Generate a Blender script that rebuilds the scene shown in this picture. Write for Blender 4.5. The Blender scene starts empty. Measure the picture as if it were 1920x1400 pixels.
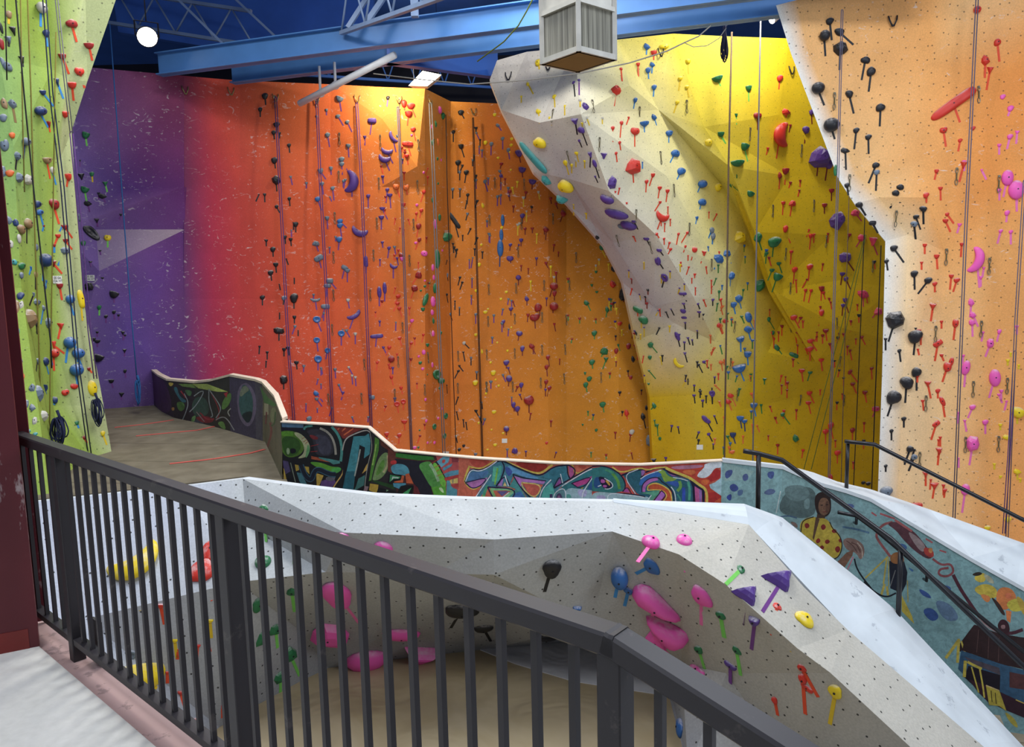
import bpy, bmesh, math, random
from mathutils import Vector, Matrix
from mathutils.bvhtree import BVHTree
random.seed(7)
SC = bpy.context.scene
COL = SC.collection
# ---------------------------------------------------------------- camera frame
F = 1370.0
_d = Vector((290.0, 11800.0, F)).normalized()          # gravity seen by the camera (x right, y down, z forward)
_Z = -_d
_f = Vector((0, 0, 1)); _Y = (_f - _Z * _f.dot(_Z)).normalized()
_X = _Y.cross(_Z)
EYE = Vector((0.0, 0.0, 4.7))                          # eye height over the ground floor
def ray(px, py):
    v = Vector(((px - 960.0) / F, (py - 700.0) / F, 1.0))
    return Vector((v.dot(_X), v.dot(_Y), v.dot(_Z)))
def U(px, py, D):                                      # point at world distance y = D
    r = ray(px, py); return EYE + r * (D / r.y)
def Uz(px, py, z):                                     # point on the level z
    r = ray(px, py); return EYE + r * ((z - EYE.z) / r.z)
def Up(px, py, p0, n):                                 # point on the plane (p0, n)
    r = ray(px, py); return EYE + r * ((p0 - EYE).dot(n) / r.dot(n))
def make_camera():
    cd = bpy.data.cameras.new('camera'); co = bpy.data.objects.new('camera', cd); COL.objects.link(co)
    cd.sensor_fit = 'HORIZONTAL'; cd.sensor_width = 36.0; cd.lens = F / 1920.0 * 36.0
    cd.clip_start = 0.05; cd.clip_end = 200
    ax = Vector((_X.x, _Y.x, _Z.x)); ay = -Vector((_X.y, _Y.y, _Z.y)); az = -Vector((_X.z, _Y.z, _Z.z))
    m = Matrix((ax, ay, az)).transposed().to_4x4(); m.translation = EYE
    co.matrix_world = m
    SC.camera = co
make_camera()
# ---------------------------------------------------------------- colours and materials
def s2l(c):
    c = c / 255.0
    return c / 12.92 if c <= 0.04045 else ((c + 0.055) / 1.055) ** 2.4
def rgb(r, g, b): return (s2l(r), s2l(g), s2l(b), 1.0)
class NT:
    def __init__(s, name):
        s.m = bpy.data.materials.new(name); s.m.use_nodes = True
        s.t = s.m.node_tree; s.n = s.t.nodes; s.b = s.n['Principled BSDF']
    def new(s, typ, **kw):
        n = s.n.new(typ)
        for k, v in kw.items():
            if k == 'i':
                for a, b in v.items(): n.inputs[a].default_value = b
            else: setattr(n, k, v)
        return n
    def l(s, a, b): s.t.links.new(a, b)
    def coord(s, which='Object'):
        return s.new('ShaderNodeTexCoord').outputs[which]
    def noise(s, scale, detail=4, vec=None, rough=.55, dist=0.0):
        n = s.new('ShaderNodeTexNoise', i={'Scale': scale, 'Detail': detail, 'Roughness': rough, 'Distortion': dist})
        if vec is not None: s.l(vec, n.inputs['Vector'])
        return n.outputs['Fac']
    def ramp(s, fac, stops, interp='LINEAR'):
        r = s.new('ShaderNodeValToRGB'); r.color_ramp.interpolation = interp
        e = r.color_ramp.elements
        while len(e) > 1: e.remove(e[-1])
        e[0].position, e[0].color = stops[0]
        for p, c in stops[1:]:
            q = e.new(p); q.color = c
        s.l(fac, r.inputs['Fac']); return r.outputs['Color']
    def mix(s, fac, a, b, mode='MIX'):
        m = s.new('ShaderNodeMix', data_type='RGBA', blend_type=mode)
        for sock, v in ((m.inputs['Factor'], fac), (m.inputs[6], a), (m.inputs[7], b)):
            if hasattr(v, 'links'): s.l(v, sock)
            else: sock.default_value = v
        return m.outputs[2]
    def math(s, op, a, b=None, c=None):
        m = s.new('ShaderNodeMath', operation=op)
        for i, v in enumerate((a, b, c)):
            if v is None: continue
            if hasattr(v, 'links'): s.l(v, m.inputs[i])
            else: m.inputs[i].default_value = v
        return m.outputs[0]
    def bump(s, h, strength=.3, dist=.02):
        b = s.new('ShaderNodeBump', i={'Strength': strength, 'Distance': dist})
        s.l(h, b.inputs['Height']); s.l(b.outputs['Normal'], s.b.inputs['Normal'])
    def base(s, c):
        if hasattr(c, 'links'): s.l(c, s.b.inputs['Base Color'])
        else: s.b.inputs['Base Color'].default_value = c
    def rough(s, r, spec=None, metal=None):
        s.b.inputs['Roughness'].default_value = r
        if spec is not None: s.b.inputs['Specular IOR Level'].default_value = spec
        if metal is not None: s.b.inputs['Metallic'].default_value = metal
M = {}
def plain(key, col, rough=.5, var=.12, scale=6, metal=0.0, spec=.4, bump=0.0):
    t = NT(key); c = col if len(col) == 4 else rgb(*col)
    n = t.noise(scale, 4, t.coord())
    lo = tuple(x * (1 - var) for x in c[:3]) + (1,); hi = tuple(min(1, x * (1 + var)) for x in c[:3]) + (1,)
    t.base(t.ramp(n, [(.3, lo), (.7, hi)])); t.rough(rough, spec, metal)
    if bump: t.bump(t.noise(scale * 8, 3, t.coord()), bump, .01)
    M[key] = t.m; return t.m
# ---------------------------------------------------------------- mesh builder
class MB:
    def __init__(s): s.v = []; s.f = []; s.mi = []; s.sm = []; s.fc = []; s.nm = {}
    def face(s, pts, mi=0, cols=None, smooth=False):
        b = len(s.v); s.v += [Vector(p) for p in pts]
        s.f.append(tuple(range(b, b + len(pts)))); s.mi.append(mi); s.sm.append(smooth); s.fc.append(cols)
    def raw(s, vs, fs, mi=0, smooth=False):
        b = len(s.v); s.v += [Vector(p) for p in vs]
        for f in fs:
            s.f.append(tuple(b + i for i in f)); s.mi.append(mi); s.sm.append(smooth); s.fc.append(None)
    def hexa(s, p, mi=0):                               # p: 8 points, bottom ring then top ring
        s.raw(p, [(3, 2, 1, 0), (4, 5, 6, 7), (0, 1, 5, 4), (1, 2, 6, 5), (2, 3, 7, 6), (3, 0, 4, 7)], mi)
    def box(s, lo, hi, mi=0):
        x0, y0, z0 = lo; x1, y1, z1 = hi
        s.hexa([(x0, y0, z0), (x1, y0, z0), (x1, y1, z0), (x0, y1, z0), (x0, y0, z1), (x1, y0, z1), (x1, y1, z1), (x0, y1, z1)], mi)
    def bar(s, a, b, w, h, up=(0, 0, 1), mi=0, bev=0.0):      # rectangular bar from a to b, w across, h along up
        a = Vector(a); b = Vector(b); t = (b - a).normalized(); up = Vector(up)
        sd = t.cross(up)
        if sd.length < 1e-5: sd = t.cross(Vector((0, 1, 0)))
        sd.normalize(); u = sd.cross(t).normalized()
        if bev:
            k = bev; prof = [(-w/2+k, -h/2), (w/2-k, -h/2), (w/2, -h/2+k), (w/2, h/2-k), (w/2-k, h/2), (-w/2+k, h/2), (-w/2, h/2-k), (-w/2, -h/2+k)]
        else: prof = [(-w/2, -h/2), (w/2, -h/2), (w/2, h/2), (-w/2, h/2)]
        s.sweep(a, b, sd, u, prof, mi)
    def sweep(s, a, b, sd, u, prof, mi=0):
        n = len(prof); vs = [a + sd * x + u * y for x, y in prof] + [b + sd * x + u * y for x, y in prof]
        fs = [(i, (i + 1) % n, n + (i + 1) % n, n + i) for i in range(n)] + [tuple(range(n - 1, -1, -1)), tuple(range(n, 2 * n))]
        s.raw(vs, fs, mi)
    def tube(s, pts, r, n=6, mi=0, closed=False):
        pts = [Vector(p) for p in pts]; k = len(pts); vs = []; prev = None
        for i, p in enumerate(pts):
            if closed: t = (pts[(i + 1) % k] - pts[i - 1])
            else: t = (pts[min(i + 1, k - 1)] - pts[max(i - 1, 0)])
            t.normalize()
            if prev is None:
                ref = Vector((0, 0, 1)) if abs(t.z) < .9 else Vector((1, 0, 0)); sd = t.cross(ref).normalized()
            else: sd = (prev - t * prev.dot(t)).normalized()
            prev = sd; u = t.cross(sd); rr = r[i] if isinstance(r, (list, tuple)) else r
            vs += [p + (sd * math.cos(2*math.pi*j/n) + u * math.sin(2*math.pi*j/n)) * rr for j in range(n)]
        fs = []
        for i in range(k if closed else k - 1):
            a = i * n; b = ((i + 1) % k) * n
            fs += [(a + j, a + (j + 1) % n, b + (j + 1) % n, b + j) for j in range(n)]
        if not closed: fs += [tuple(range(n - 1, -1, -1)), tuple(range((k - 1) * n, k * n))]
        s.raw(vs, fs, mi, True)
    def build(s, name, mats, parent=None, link=True):
        me = bpy.data.meshes.new(name); me.from_pydata([tuple(v) for v in s.v], [], s.f)
        for m in (mats if isinstance(mats, (list, tuple)) else [mats]): me.materials.append(M[m] if isinstance(m, str) else m)
        me.polygons.foreach_set('material_index', s.mi); me.polygons.foreach_set('use_smooth', s.sm)
        if any(c is not None for c in s.fc):
            ca = me.color_attributes.new('paint', 'FLOAT_COLOR', 'CORNER'); k = 0
            for f, c in zip(s.f, s.fc):
                for i in range(len(f)):
                    ca.data[k].color = c[i] if c is not None else (.5, .5, .5, 1); k += 1
        o = bpy.data.objects.new(name, me)
        if link: COL.objects.link(o)
        if parent is not None: o.parent = parent
        return o
def tag(o, label=None, cat=None, group=None, kind=None):
    if label: o['label'] = label
    if cat: o['category'] = cat
    if group: o['group'] = group
    if kind: o['kind'] = kind
    return o
def empty(name, loc=(0, 0, 0)):
    o = bpy.data.objects.new(name, None); o.location = loc; o.empty_display_size = .1; COL.objects.link(o); return o
def attach(o, root):                                    # parent a world-space mesh to an Empty that stands somewhere
    o.parent = root; o.matrix_parent_inverse = Matrix.Translation(root.location).inverted()
    return o
def facet_uv(me, rot=0.0):                              # metres along each facet: x level, y up the facet
    uv = me.uv_layers.new(name='UVMap')
    for p in me.polygons:
        n = p.normal; t = Vector((0, 0, 1)).cross(n)
        if t.length < 1e-4: t = Vector((1, 0, 0))
        t.normalize(); b = n.cross(t)
        for li in p.loop_indices:
            co = me.vertices[me.loops[li].vertex_index].co
            uv.data[li].uv = (co.dot(t), co.dot(b))
BVH = []                                                # (name, tree, list of facet info)
def facets(name, V, Fs, mat, thick=.12, parent=None, depth_dir=None, hit=True, extra=None):
    """A wall of flat panels: V key -> (px, py, D, colour); Fs lists of keys. Solid, thickness goes away from the climber."""
    P = {k: (U(v[0], v[1], v[2]) if len(v) > 2 and not isinstance(v[0], Vector) else v[0]) for k, v in V.items()}
    Cc = {k: (v[3] if not isinstance(v[0], Vector) else v[1]) for k, v in V.items()}
    bm = bmesh.new(); vm = {k: bm.verts.new(p) for k, p in P.items()}
    lay = bm.loops.layers.float_color.new('paint')
    for f in Fs:
        ks = list(f)
        try: fc = bm.faces.new([vm[k] for k in ks])
        except ValueError: continue
        fc.normal_update()
        if fc.normal.dot(fc.calc_center_median() - EYE) > 0: fc.normal_flip()
        for lp in fc.loops:
            k = next(kk for kk in ks if vm[kk] is lp.vert); lp[lay] = Cc[k]
    bmesh.ops.triangulate(bm, faces=[f for f in bm.faces if len(f.verts) > 3])
    bm.normal_update()
    if hit: BVH.append((name, BVHTree.FromBMesh(bm)))
    if thick:                                           # back skin and rim
        front = list(bm.faces)
        edges = [e for e in bm.edges if len(e.link_faces) == 1]
        ret = {}
        for v in list(bm.verts):
            if not v.link_faces: continue
            off = depth_dir if depth_dir is not None else Vector((0, 1, 0))
            ret[v] = bm.verts.new(v.co + Vector(off) * thick)
        new = []
        for f in front:
            nf = bm.faces.new([ret[v] for v in reversed(f.verts)]); new.append((f, nf))
            cm = {l.vert: l[lay].copy() for l in f.loops}
            inv = {ret[v]: c for v, c in cm.items()}
            for l in nf.loops: l[lay] = inv[l.vert]
        for e in edges:
            f = e.link_faces[0]; a, b = None, None
            for l in f.loops:
                if l.edge is e: a, b = l.vert, l.link_loop_next.vert; ca, cb = l[lay].copy(), l.link_loop_next[lay].copy()
            try: nf = bm.faces.new([b, a, ret[a], ret[b]])
            except ValueError: continue
            for l, c in zip(nf.loops, (cb, ca, ca, cb)): l[lay] = c
    me = bpy.data.meshes.new(name); bm.to_mesh(me); bm.free()
    me.materials.append(M[mat]); facet_uv(me)
    o = bpy.data.objects.new(name, me); COL.objects.link(o)
    if parent is not None: attach(o, parent)
    return o
def cast(px, py, only=None):
    r = ray(px, py).normalized(); best = None
    for nm, t in BVH:
        if only and nm not in only: continue
        h = t.ray_cast(EYE, r)
        if h[0] is not None and (best is None or h[3] < best[3]): best = (h[0], h[1], nm, h[3])
    return best
# ---------------------------------------------------------------- painted wall panels
def panel(key, dots=.2, dot_r=.012, chalk=.35, chalk_scale=5.0, rough=.75, var=.10, dark=(.02, .02, .02, 1), grime=0.0, dotmix=.85, chalk_col=(.75, .72, .7, 1), ck=(.64,.72,.42,.62)):
    t = NT(key)
    col = t.new('ShaderNodeVertexColor', layer_name='paint').outputs['Color']
    oc = t.coord('Object')
    n = t.noise(1.3, 5, oc)
    c = t.mix(1.0, col, t.ramp(n, [(.25, (1 - var,) * 3 + (1,)), (.75, (1 + var,) * 3 + (1,))]), 'MULTIPLY')
    n2 = t.noise(45, 2, oc)
    c = t.mix(1.0, c, t.ramp(n2, [(.3, (.9, .9, .9, 1)), (.7, (1.07, 1.07, 1.07, 1))]), 'MULTIPLY')
    if chalk:                                           # short chalk scuffs
        mp = t.new('ShaderNodeMapping', i={'Scale': (1.0, 1.0, 1.6)}); t.l(oc, mp.inputs['Vector'])
        a = t.noise(chalk_scale, 3, mp.outputs['Vector'], .6, 1.8)
        b = t.noise(1.1, 3, oc)
        k = t.math('MULTIPLY', t.ramp(a, [(ck[0], (0, 0, 0, 1)), (ck[1], (1, 1, 1, 1))]), t.ramp(b, [(ck[2], (0, 0, 0, 1)), (ck[3], (1, 1, 1, 1))]))
        c = t.mix(t.math('MULTIPLY', k, chalk), c, chalk_col)
    if grime:
        a = t.noise(2.4, 6, oc, .7)
        c = t.mix(t.math('MULTIPLY', t.ramp(a, [(.5, (0, 0, 0, 1)), (.75, (1, 1, 1, 1))]), grime), c, (.05, .05, .05, 1))
    if dots:                                            # bolt holes on a grid along each panel
        uv = t.coord('UV')
        sc = t.new('ShaderNodeVectorMath', operation='SCALE'); t.l(uv, sc.inputs[0]); sc.inputs['Scale'].default_value = 1.0 / dots
        wob = t.new('ShaderNodeTexWhiteNoise', noise_dimensions='2D')
        fl = t.new('ShaderNodeVectorMath', operation='FLOOR'); t.l(sc.outputs[0], fl.inputs[0]); t.l(fl.outputs[0], wob.inputs['Vector'])
        fr = t.new('ShaderNodeVectorMath', operation='FRACTION'); t.l(sc.outputs[0], fr.inputs[0])
        ce = t.new('ShaderNodeVectorMath', operation='SUBTRACT'); t.l(fr.outputs[0], ce.inputs[0])
        off = t.new('ShaderNodeVectorMath', operation='MULTIPLY_ADD'); t.l(wob.outputs['Color'], off.inputs[0])
        off.inputs[1].default_value = (.5, .5, 0); off.inputs[2].default_value = (.25, .25, 0); t.l(off.outputs[0], ce.inputs[1])
        sx = t.new('ShaderNodeSeparateXYZ'); t.l(ce.outputs[0], sx.inputs[0])
        r = t.math('SQRT', t.math('ADD', t.math('POWER', sx.outputs[0], 2.0), t.math('POWER', sx.outputs[1], 2.0)))
        k = t.math('LESS_THAN', r, dot_r / dots)
        c = t.mix(t.math('MULTIPLY', k, dotmix), c, dark)
    t.base(c); t.rough(rough, .3)
    t.bump(t.noise(60, 3, oc), .12, .01)
    M[key] = t.m
panel('paint_back', dots=0, chalk=.44, chalk_scale=4.8, var=.12, ck=(.615,.69,.34,.56))
panel('paint_over', dots=.2, dot_r=.011, chalk=.12, grime=.10, dotmix=.45)
panel('paint_peach', dots=.2, dot_r=.013, chalk=.6, chalk_scale=6, dotmix=.65, var=.10)
panel('paint_green', dots=.2, dot_r=.013, chalk=.12, dotmix=.6, grime=.1)
panel('paint_boulder', dots=.2, dot_r=.011, chalk=.10, chalk_scale=7, dotmix=.92, grime=.06, var=.10)
def carpet():
    t = NT('carpet'); oc = t.coord()
    n = t.noise(3, 5, oc); n2 = t.noise(160, 2, oc)
    c = t.ramp(n, [(.3, rgb(112, 104, 88)), (.7, rgb(134, 126, 108))])
    c = t.mix(1.0, c, t.ramp(n2, [(.3, (.8, .8, .8, 1)), (.7, (1.1, 1.1, 1.1, 1))]), 'MULTIPLY')
    # seams of the carpet tiles
    mp = t.new('ShaderNodeMapping', i={'Rotation': (0, 0, math.radians(9)), 'Scale': (1, 1, 1)}); t.l(oc, mp.inputs['Vector'])
    sx = t.new('ShaderNodeSeparateXYZ'); t.l(mp.outputs[0], sx.inputs[0])
    a = t.math('FRACT', t.math('MULTIPLY', sx.outputs[1], .8))
    c = t.mix(t.math('MULTIPLY', t.math('LESS_THAN', a, .02), .5), c, rgb(40, 34, 28))
    t.base(c); t.rough(.95, .1); t.bump(n2, .4, .01); M['carpet'] = t.m
carpet()
def vinyl(key, a, b):
    t = NT(key); oc = t.coord()
    n = t.noise(.9, 4, oc, .6, .6)
    t.base(t.ramp(n, [(.3, rgb(*a)), (.7, rgb(*b))]))
    w = t.noise(1.1, 2, oc, .5, 1.4)
    v = t.new('ShaderNodeTexVoronoi', feature='DISTANCE_TO_EDGE', i={'Scale': .9})
    ad = t.new('ShaderNodeMix', data_type='VECTOR', i={'Factor': .35}); ns = t.new('ShaderNodeTexNoise', i={'Scale': 1.2, 'Detail': 2}); t.l(oc, ns.inputs['Vector']); t.l(oc, ad.inputs[4]); t.l(ns.outputs['Color'], ad.inputs[5]); t.l(ad.outputs[1], v.inputs['Vector'])
    h = t.math('ADD', w, t.math('MULTIPLY', t.math('MINIMUM', v.outputs['Distance'], .12), 2.0))
    t.rough(.45, .4); t.bump(w, .35, .18); M[key] = t.m
vinyl('vinyl_tan', (166, 148, 112), (188, 172, 140)); vinyl('vinyl_grey', (206, 207, 209), (224, 225, 226))
def concrete():
    t = NT('concrete'); oc = t.coord()
    n = t.noise(2.5, 6, oc); n2 = t.noise(25, 4, oc)
    c = t.ramp(n, [(.3, rgb(206, 205, 197)), (.7, rgb(224, 222, 214))])
    c = t.mix(.25, c, t.ramp(n2, [(.3, rgb(180, 180, 172)), (.7, rgb(222, 222, 214))]))
    t.base(c); t.rough(.7, .3); t.bump(n2, .06, .005); M['concrete'] = t.m
concrete()
def scuffed(key, col, scuff, amount=.66, scale=3.0, rough=.45, stretch=(1, 1, .5)):
    t = NT(key); oc = t.coord()
    mp = t.new('ShaderNodeMapping', i={'Scale': stretch}); t.l(oc, mp.inputs['Vector'])
    n = t.noise(scale, 6, mp.outputs[0], .7)
    c = t.mix(t.ramp(n, [(amount, (0, 0, 0, 1)), (amount + .04, (1, 1, 1, 1))]), col, scuff)
    v = t.noise(2, 3, oc)
    c = t.mix(1.0, c, t.ramp(v, [(.3, (.88, .88, .88, 1)), (.7, (1.1, 1.1, 1.1, 1))]), 'MULTIPLY')
    t.base(c); t.rough(rough, .4); t.bump(n, .08, .005); M[key] = t.m
scuffed('column_red', rgb(96, 34, 42), rgb(170, 152, 152), .615, 3.4, .5, (1, 1, .35))
scuffed('kerb_pink', rgb(182, 152, 146), rgb(150, 126, 122), .58, 9, .7)
scuffed('rail_dark', rgb(50, 47, 50), rgb(74, 69, 68), .62, 5, .45, (1, 1, 1))
scuffed('cap_white', rgb(206, 214, 218), rgb(176, 184, 190), .6, 3.5, .55, (1, 1, 1))
scuffed('handrail_black', rgb(34, 35, 40), rgb(80, 80, 84), .72, 8, .3, (1, 1, 1))
plain('beam_blue', (78, 128, 188), .45, .08, 2)
plain('beam_deep', (40, 92, 178), .45, .08, 2)
plain('truss_blue', (120, 142, 176), .5, .1, 3)
plain('deck_blue', (58, 104, 192), .7, .12, 1)
plain('wall_shadow', (20, 24, 44), .8, .15, 1)  # near-black navy: shadow on the far wall painted into its base colour
plain('galv', (196, 194, 184), .4, .12, 5, .35)
plain('pipe_white', (226, 228, 230), .4, .08, 4)
plain('duct_brown', (128, 96, 44), .6, .12, 4)
plain('metal_dull', (120, 116, 100), .4, .2, 20, .5)
plain('paper_white', (225, 226, 220), .8, .03, 20)
plain('ink_black', (30, 30, 34), .8, .05, 20)
plain('plywood', (150, 118, 78), .8, .15, 3)
plain('steel_dark', (40, 40, 46), .5, .1, 8, .3)
def emis(key, col, st):
    t = NT(key); t.base((1, 1, 1, 1)); t.b.inputs['Emission Color'].default_value = col; t.b.inputs['Emission Strength'].default_value = st; M[key] = t.m
emis('lamp_glow', (1, .97, .88, 1), 14)
def filt():
    t = NT('filter_mesh'); oc = t.coord()
    mp = t.new('ShaderNodeMapping', i={'Scale': (40, 40, .6)}); t.l(oc, mp.inputs['Vector'])
    n = t.noise(1.0, 3, mp.outputs[0])
    t.base(t.ramp(n, [(.35, rgb(112, 110, 100)), (.65, rgb(168, 166, 152))])); t.rough(.7); t.bump(n, .5, .02); M['filter_mesh'] = t.m
filt()
def mute(c, k):
    g = (c[0]*.3 + c[1]*.5 + c[2]*.2); return (c[0]*(1-k)+g*k, c[1]*(1-k)+g*k, c[2]*(1-k)+g*k, 1)
# ================================================================= the tall painted back wall
def lerp(a, b, t): return a + (b - a) * t
ZTOP = 10.05
cols = [  # px, D, top y or None, colours at rows; lamp glow and up-facing foot painted brighter
 (118, 16.4, 122, (92,62,128), (118,96,160), (122,96,164), (120,96,166), (118,92,160)),
 (345, 17.3, 142, (150,50,84), (118,40,96), (100,46,112), (92,50,122), (100,50,118)),
 (400, 17.7, 147, (214,74,54), (186,48,72), (170,40,74), (160,38,80), (165,40,80)),
 (450, 18.0, 151, (206,82,52), (202,66,56), (190,54,56), (182,48,60), (186,50,60)),
 (525, 18.3, 154, (206,96,44), (208,84,44), (204,72,42), (202,68,46), (208,80,50)),
 (620, 18.7, 158, (214,96,36), (216,90,36), (218,84,36), (218,84,40), (224,98,46)),
 (716, 19.0, 163, (220,124,44), (216,112,36), (216,100,32), (216,98,36), (226,122,48)),
 (797, 19.2, 166, (230,150,56), (222,128,36), (212,114,28), (212,112,32), (226,128,48)),
 (845, 20.4, 190, (222,140,36), (214,126,28), (210,118,24), (212,116,26), (224,134,42)),
 (935, 20.5, 194, (214,112,20), (210,114,18), (208,120,18), (214,126,22), (224,138,36)),
 (1028, 20.5, 200, (206,108,10), (204,112,8), (202,116,8), (206,126,10), (220,140,30)),
 (1062, 20.75, 200, (190,116,8), (192,118,8), (194,120,8), (196,124,8), (198,128,14)),
 (1160, 20.6, 200, (196,126,6), (200,130,6), (204,132,6), (206,136,6), (206,136,6)),
 (1245, 21.0, 200, (190,120,6), (194,124,6), (196,128,6), (198,132,6), (198,140,6)),
]
rowf = [None, 330, 520, None, None]
V = {}; Fc = []
for i, (px, D, ty, *cc) in enumerate(cols):
    ys = [ty, 350, 560, 752 - (px - 525) * .09 if px > 500 else 752, None]
    ys[3] = 752 if px < 525 else 752 - (min(px, 935) - 525) * .09
    for r in range(5):
        dd = D + [0, .10, .12, -.18, -.22][r]
        if 560 < px < 800 and r == 2: dd += .10
        p = Uz(px, 1000, 0.0) if False else None
        if r < 4: V[(i, r)] = (px, ys[r], dd, mute(rgb(*cc[r]), .16 if i < 2 else .06))
        else:
            q = U(px, 900, dd); V[(i, r)] = (Vector((q.x, dd, -1.7)), mute(rgb(*cc[r]), .16 if i < 2 else .06))
# faceted pyramid in the purple part, light on the up-facing facet painted in
pv = {'l0': (150, 300, 16.75, rgb(112,88,150)), 'l1': (165, 412, 16.72, rgb(126,100,160)), 'l2': (180, 430, 16.84, rgb(138,120,158)), 'l3': (186, 508, 16.45, rgb(140,122,158)),
      'r1': (345, 350, 17.3, rgb(104,46,110)), 'r2': (347, 430, 17.45, rgb(170,150,160)), 'm0': (230, 355, 16.95, rgb(84,54,124)), 'm3': (240, 620, 16.8, rgb(98,72,150))}
V.update(pv)
V['l2d'] = (180, 430, 16.84, rgb(112,86,150)); V['r2d'] = (347, 430, 17.45, rgb(108,58,122)); V['l3d'] = (186, 508, 16.45, rgb(112,86,150)); V['r2e'] = (347, 430, 17.45, rgb(104,52,120))
V['p1'] = (782, 312, 19.0, mute(rgb(226,134,46), .06)); V['p2'] = (716, 222, 18.86, mute(rgb(222,124,40), .06))
Fc += [[(6,0),(7,0),'p1','p2'], [(7,0),(7,1),'p1'], [(6,1),'p2','p1'], [(6,1),'p1',(7,1)], [(5,0),(6,0),'p2'], [(5,0),'p2',(6,1),(5,1)]]
for i in range(1, len(cols) - 1):
    for r in range(4):
        if (i, r) in ((6,0),(5,0)): continue
        Fc.append([(i, r), (i + 1, r), (i + 1, r + 1), (i, r + 1)])
Fc += [[(0,0),(1,0),'m0','l0'], [(1,0),'r1','m0'], [(1,0),(1,1),'r1'], ['l0','m0','l1'], ['m0','r1','l1'], ['l1','r1','r2d','l2d'],
       ['l2','r2','l3'], ['l3d','r2e','m3'], ['r2e',(1,2),'m3'], ['l3d','m3',(0,3)], ['m3',(1,2),(1,3)], ['m3',(1,3),(0,3)], [(0,3),(1,3),(1,4),(0,4)],
       [(0,0),'l0',(0,1)], ['l0','l1',(0,1)], [(0,1),'l1','l2d'], [(0,1),'l2d','l3d'], [(0,1),'l3d',(0,3)]]
V[(0,1)] = (110, 430, 16.4, rgb(118,96,160))
back = facets('wall_back', V, Fc, 'paint_back', .3)
tag(back, kind='structure')

# ================================================================= white and yellow overhang
W_ = rgb(222,217,196); Wg = rgb(214,208,198); CR = rgb(226,216,150); YL = rgb(230,210,72); YD = rgb(222,190,30); YO = rgb(206,170,22); GY = rgb(184,178,180)  # GY: shade of the overhang's underside mixed into its paint
V = {
 'a0': (918,150,17.0,Wg), 'a1': (932,113,16.9,Wg), 'a2': (988,97,16.7,Wg), 'a3': (1077,88,16.15,W_), 'a35': (1160,74,16.5,rgb(228,216,120)), 'a4': (1262,63,16.9,YL), 'a5': (1360,68,17.3,YL), 'a6': (1480,72,17.6,YD),
 'b0': (940,206,16.9,Wg), 'b1': (1012,230,16.2,Wg), 'b2': (1089,214,15.35,W_), 'b3': (1235,206,16.85,CR), 'b35': (1180,160,16.15,rgb(232,224,160)), 'b4': (1320,238,17.0,YL), 'b5': (1460,215,17.6,YD),
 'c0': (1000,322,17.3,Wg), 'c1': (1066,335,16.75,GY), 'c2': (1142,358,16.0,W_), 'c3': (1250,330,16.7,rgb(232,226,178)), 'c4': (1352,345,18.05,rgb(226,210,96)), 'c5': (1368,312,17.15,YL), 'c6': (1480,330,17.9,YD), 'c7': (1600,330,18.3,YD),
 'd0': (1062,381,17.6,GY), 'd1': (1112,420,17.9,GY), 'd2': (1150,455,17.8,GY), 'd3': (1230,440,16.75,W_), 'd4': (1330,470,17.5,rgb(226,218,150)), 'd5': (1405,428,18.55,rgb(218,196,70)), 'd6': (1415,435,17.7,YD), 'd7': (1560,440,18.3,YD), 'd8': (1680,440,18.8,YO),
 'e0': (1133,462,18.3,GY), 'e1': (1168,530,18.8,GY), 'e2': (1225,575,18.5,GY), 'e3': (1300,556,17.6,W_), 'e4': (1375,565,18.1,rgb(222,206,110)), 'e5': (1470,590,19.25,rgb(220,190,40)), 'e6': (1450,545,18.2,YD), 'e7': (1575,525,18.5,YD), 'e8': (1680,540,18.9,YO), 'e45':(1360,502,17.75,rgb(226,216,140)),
 'f0': (1192,640,19.5,rgb(206,190,120)), 'f1': (1265,606,18.75,rgb(212,204,184)), 'f2': (1340,640,18.5,rgb(220,206,130)), 'f3': (1440,660,18.7,rgb(214,184,36)), 'f4': (1530,680,18.9,YO), 'f5': (1580,615,18.35,YO), 'f6': (1680,640,18.9,YO),
 'g0': (1218,745,20.0,YO), 'g1': (1300,740,19.2,rgb(206,178,50)), 'g2': (1380,770,19.1,rgb(208,174,24)), 'g3': (1490,745,19.2,YO), 'g4': (1600,740,19.4,rgb(206,164,12)), 'g5': (1680,740,19.45,rgb(206,164,12)),
 'h0': (Vector((5.55*.685*1.0, 20.4, -.3)), rgb(200,158,12)),
}
def down(px, D, z=-1.7):
    q = U(px, 860, D); return Vector((q.x, D, z))
V['h0'] = (down(1228,20.4), rgb(200,158,12)); V['h1'] = (down(1310,19.6), rgb(200,160,12)); V['h2'] = (down(1390,19.5), rgb(200,162,12)); V['h3'] = (down(1500,19.5), rgb(196,156,12)); V['h4'] = (down(1600,19.6), rgb(190,152,12)); V['h5'] = (down(1680,19.6), rgb(190,152,12))
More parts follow.
